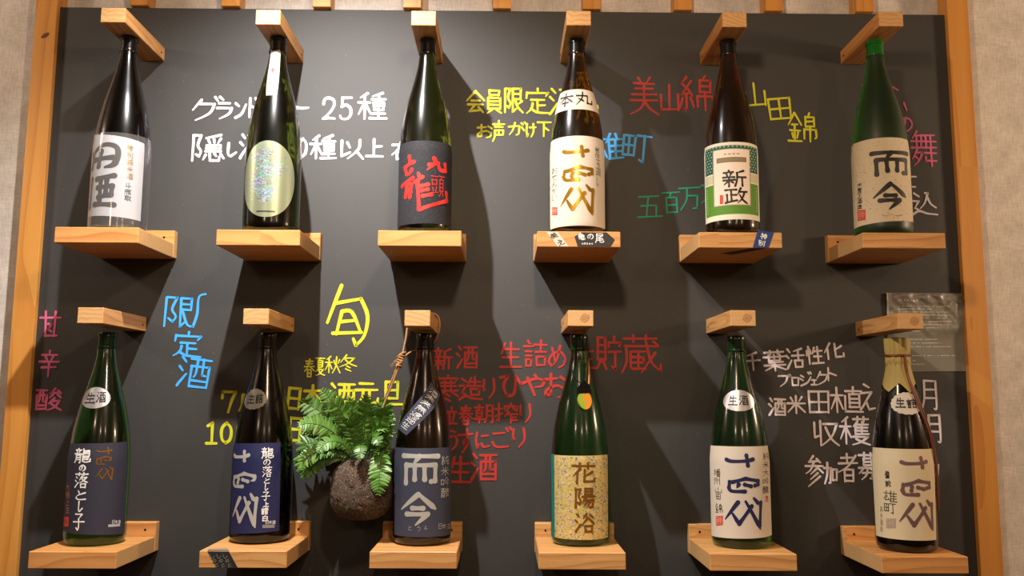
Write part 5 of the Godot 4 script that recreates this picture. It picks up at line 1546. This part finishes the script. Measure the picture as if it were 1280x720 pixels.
# ------------------------------------------------------------------ fern
func fern() -> void:
	var c := Vector3(-0.2745, 1.327, 0.078)
	var t := thing("hanging_fern", "green fern in a dark bark ball hanging on twine from the stop block", "fern", c)
	# ball: lumpy, broader below
	var nz := noise(8, 14.0, 4)
	var st := new_st()
	var nu := 56
	var nv := 36
	var pos := func(i: int, j: int) -> Vector3:
		var th := TAU * (i % nu) / nu
		var ph := PI * j / nv
		var d := Vector3(sin(ph) * sin(th), cos(ph), sin(ph) * cos(th))
		var sq := 1.0 + 0.10 * pow(sin(ph * 2.0), 2.0)
		var k: float = 0.0575 * sq * (1.0 - 0.07 * cos(ph)) + nz.get_noise_3dv(d * 0.6) * 0.0035 + nz.get_noise_3dv(d * 3.0) * 0.0026
		return d * k * Vector3(1.03, 1.0, 1.0)
	var nor := func(i: int, j: int) -> Vector3:
		if j == 0:
			return Vector3.UP
		if j == nv:
			return Vector3.DOWN
		var n: Vector3 = (pos.call(i + 1, j) - pos.call(i - 1 + nu, j)).cross(pos.call(i, j + 1) - pos.call(i, j - 1))
		var p: Vector3 = pos.call(i, j)
		return n.normalized() * (1.0 if n.dot(p) > 0.0 else -1.0)
	for i in nu:
		for j in nv:
			var ps := []
			var ns := []
			var us := []
			for e in [[0, 0], [1, 0], [1, 1], [0, 1]]:
				ps.append(pos.call(i + e[0], j + e[1]))
				ns.append(nor.call(i + e[0], j + e[1]))
				us.append(Vector2(float(i + e[0]) / nu * 2.0, float(j + e[1]) / nv))
			if j == 0:
				face(st, [ps[0], ps[2], ps[3]], ns[2], [us[0], us[2], us[3]], [ns[0], ns[2], ns[3]])
			else:
				face(st, ps, ns[0], us, ns)
	obj("bark_ball", st.commit(), M["bark"], t)
	# fronds: [azimuth (0 = to the viewer, + = right), rise, length, droop]
	var fr := [
		[-1.50, 0.55, 0.150, 1.9], [-1.45, 0.80, 0.135, 1.8], [-1.60, 1.00, 0.140, 1.2], [-1.25, 1.20, 0.150, 0.9], [-1.10, 0.65, 0.110, 1.9], [-0.80, 1.05, 0.130, 1.3],
		[-0.45, 1.30, 0.130, 1.0], [-0.60, 1.00, 0.095, 1.9], [-0.15, 1.25, 0.110, 1.3], [0.15, 1.40, 0.125, 0.9], [0.30, 1.10, 0.095, 1.8], [0.55, 1.25, 0.125, 1.1],
		[0.85, 1.10, 0.115, 1.4], [0.75, 0.45, 0.135, 2.3], [1.15, 0.60, 0.085, 1.9], [1.30, 1.30, 0.115, 0.8], [1.55, 1.15, 0.095, 1.0], [1.60, 0.75, 0.080, 1.3],
		[-0.30, 1.45, 0.115, 0.6], [0.95, 1.40, 0.120, 0.6], [-1.00, 1.40, 0.140, 0.7], [-1.70, 0.70, 0.115, 1.3], [2.20, 1.20, 0.110, 0.8], [-2.20, 1.10, 0.120, 0.9], [-1.35, 0.35, 0.095, 1.7], [0.05, 0.95, 0.080, 2.1]]
	for f in fr:
		frond(t, f[0], f[1], f[2] * 1.08, f[3])
	# twine: round the block above, a knot, and down to the ball
	st = new_st()
	var o := -c
	var loop := [Vector3(-0.199, 1.572, 0.112), Vector3(-0.192, 1.612, 0.108), Vector3(-0.1895, 1.640, 0.104), Vector3(-0.187, 1.661, 0.100), Vector3(-0.161, 1.6635, 0.100), Vector3(-0.136, 1.661, 0.100), Vector3(-0.128, 1.648, 0.100), Vector3(-0.129, 1.628, 0.096), Vector3(-0.139, 1.607, 0.078), Vector3(-0.158, 1.598, 0.060), Vector3(-0.185, 1.588, 0.078), Vector3(-0.199, 1.572, 0.112)]
	for k in loop.size():
		loop[k] += o
	tube(st, spline(loop, 4), 0.0019, 0.0019, 8)
	for s in [[Vector3(-0.201, 1.565, 0.113), Vector3(-0.218, 1.520, 0.108), Vector3(-0.243, 1.455, 0.098), Vector3(-0.262, 1.385, 0.085)], [Vector3(-0.203, 1.568, 0.108), Vector3(-0.223, 1.520, 0.098), Vector3(-0.250, 1.450, 0.080), Vector3(-0.280, 1.382, 0.068)]]:
		for k in s.size():
			s[k] += o
		tube(st, spline(s, 4), 0.0019, 0.0019, 8)
	obj("twine", st.commit(), M["jute"], t)
	st = new_st()
	for k in 9:
		var q := []
		var b := Vector3(-0.201, 1.571, 0.111) + o
		for i in 9:
			var th := TAU * i / 8.0 + k
			q.append(b + Vector3(cos(th) * 0.0055, (k - 4) * 0.0032 + sin(th * 1.0 + k) * 0.002, sin(th) * 0.0050) + Vector3(-(k - 4) * -0.0009, 0, 0))
		tube(st, spline(q, 2), 0.0018, 0.0018, 6)
	for k in 7:
		var d := Vector3(rng.randf_range(-0.020, 0.004), rng.randf_range(-0.03, 0.012), rng.randf_range(-0.004, 0.012))
		var b := Vector3(-0.201, 1.568, 0.112) + o
		tube(st, spline([b, b + d * 0.5 + Vector3(0, 0.004, 0), b + d], 3), 0.0007, 0.0004, 5)
	obj("twine_knot", st.commit(), M["jute"], t)

func frond(t: Node3D, az: float, rise: float, length: float, droop: float) -> void:
	var start := Vector3(sin(az) * 0.022, 0.050, cos(az) * 0.016)
	var path := PackedVector3Array()
	var p := start
	var ang := rise
	var n := 26
	var fw := 0.55                      # the wall keeps the crown flat
	for i in n + 1:
		path.append(p)
		var d := Vector3(sin(az) * cos(ang), sin(ang), cos(az) * cos(ang) * fw)
		p += d.normalized() * length / n
		p.z = maxf(p.z, -0.058)
		if p.z < 0.078:                 # keep clear of the bottle on the right
			p.x = minf(p.x, 0.042)
		if p.z < 0.062:                 # and of the one on the left
			p.x = maxf(p.x, -0.108)
		ang -= droop / n * (0.6 + 0.9 * i / n)
	var st := new_st()
	var tone := rng.randf_range(0.75, 1.25)
	var green := Color(0.085 * tone, 0.20 * tone, 0.034 * tone)
	st.set_color(Color(0.07, 0.15, 0.03))
	tube(st, path, 0.0011, 0.0005, 5)
	for i in range(3, n + 1):
		var f := float(i) / n
		var ll := length * (0.15 * sin(PI * pow(1.02 - f, 0.75)) + 0.02)
		var d := (path[mini(i + 1, n)] - path[i - 1]).normalized()
		var side := d.cross(Vector3(0, 0.35, 1).normalized())
		if side.length() < 0.2:
			side = d.cross(Vector3.UP)
		side = side.normalized()
		var up := side.cross(d).normalized()
		for s in [-1.0, 1.0]:
			var out: Vector3 = (side * s + d * rng.randf_range(0.3, 0.6) + up * rng.randf_range(-0.45, 0.2)).normalized()
			var wv: Vector3 = out.cross(up).normalized() * s
			var wdt := ll * 0.23
			var b := path[i]
			var k := rng.randf_range(0.8, 1.25)
			st.set_color(Color(green.r * k, green.g * k, green.b * k))
			# leaflet with a folded midrib and toothed edges
			var mid := [b, b + out * ll * 0.35 + up * 0.0008, b + out * ll * 0.7, b + out * ll - up * ll * 0.12]
			for sd in [-1.0, 1.0]:
				var e := [b + wv * sd * wdt * 0.35, b + out * ll * 0.22 + wv * sd * wdt * 1.0 - up * 0.0006, b + out * ll * 0.34 + wv * sd * wdt * 0.78 - up * 0.0006, b + out * ll * 0.52 + wv * sd * wdt * 0.85 - up * 0.0006, b + out * ll * 0.66 + wv * sd * wdt * 0.52 - up * 0.0005, b + out * ll * 0.82 + wv * sd * wdt * 0.45 - up * ll * 0.06]
				var nn: Vector3 = (up + wv * sd * 0.25).normalized()
				leaf_tri(st, mid[0], e[0], e[1], nn)
				leaf_tri(st, mid[0], e[1], mid[1], nn)
				leaf_tri(st, mid[1], e[1], e[2], nn)
				leaf_tri(st, mid[1], e[2], e[3], nn)
				leaf_tri(st, mid[1], e[3], mid[2], nn)
				leaf_tri(st, mid[2], e[3], e[4], nn)
				leaf_tri(st, mid[2], e[4], e[5], nn)
				leaf_tri(st, mid[2], e[5], mid[3], nn)
	obj("frond", st.commit(), M["leaf"], t)

func leaf_tri(st: SurfaceTool, a: Vector3, b: Vector3, c: Vector3, n: Vector3) -> void:
	face(st, [a, b, c], n, [Vector2.ZERO, Vector2.ZERO, Vector2.ZERO])

# ------------------------------------------------------------------ notice
func notice() -> void:
	var t := thing("laminated_notice", "dark grey laminated notice with fine print taped beside the right post", "notice", Vector3(0.877, 1.556, 0.0))
	var st := new_st()
	var nz := noise(15, 4.0, 2)
	var nu := 48
	var nv := 48
	var q := [Vector3(-0.0825, 0.1648, 0), Vector3(0.0798, 0.1642, 0), Vector3(0.0790, 0.0027, 0), Vector3(-0.0856, 0.0002, 0)]
	var pos := func(i: int, j: int) -> Vector3:
		var u := float(i) / nu
		var v := float(j) / nv
		var p: Vector3 = q[0].lerp(q[1], u).lerp(q[3].lerp(q[2], u), v)
		var k := smoothstep(0.60, 0.40, v)
		p.z = 0.0014 + k * (0.0035 + 0.0028 * nz.get_noise_2d(u, v * 1.2) + 0.0012 * nz.get_noise_2d(u * 2.7 + 7.0, v * 3.0)) * (1.0 if v > 0.02 else 0.6)
		return p
	for i in nu:
		for j in nv:
			var ps := []
			var ns := []
			var us := []
			for e in [[0, 0], [1, 0], [1, 1], [0, 1]]:
				var a: int = i + e[0]
				var b: int = j + e[1]
				ps.append(pos.call(a, b))
				var n: Vector3 = (pos.call(a + 1, b) - pos.call(a - 1, b)).cross(pos.call(a, b - 1) - pos.call(a, b + 1))
				ns.append(n.normalized() * (1.0 if n.z > 0.0 else -1.0))
				us.append(Vector2(float(a) / nu, float(b) / nv))
			face(st, ps, Vector3.BACK, us, ns)
	obj("printed_sheet", st.commit(), M["notice_print"], t)
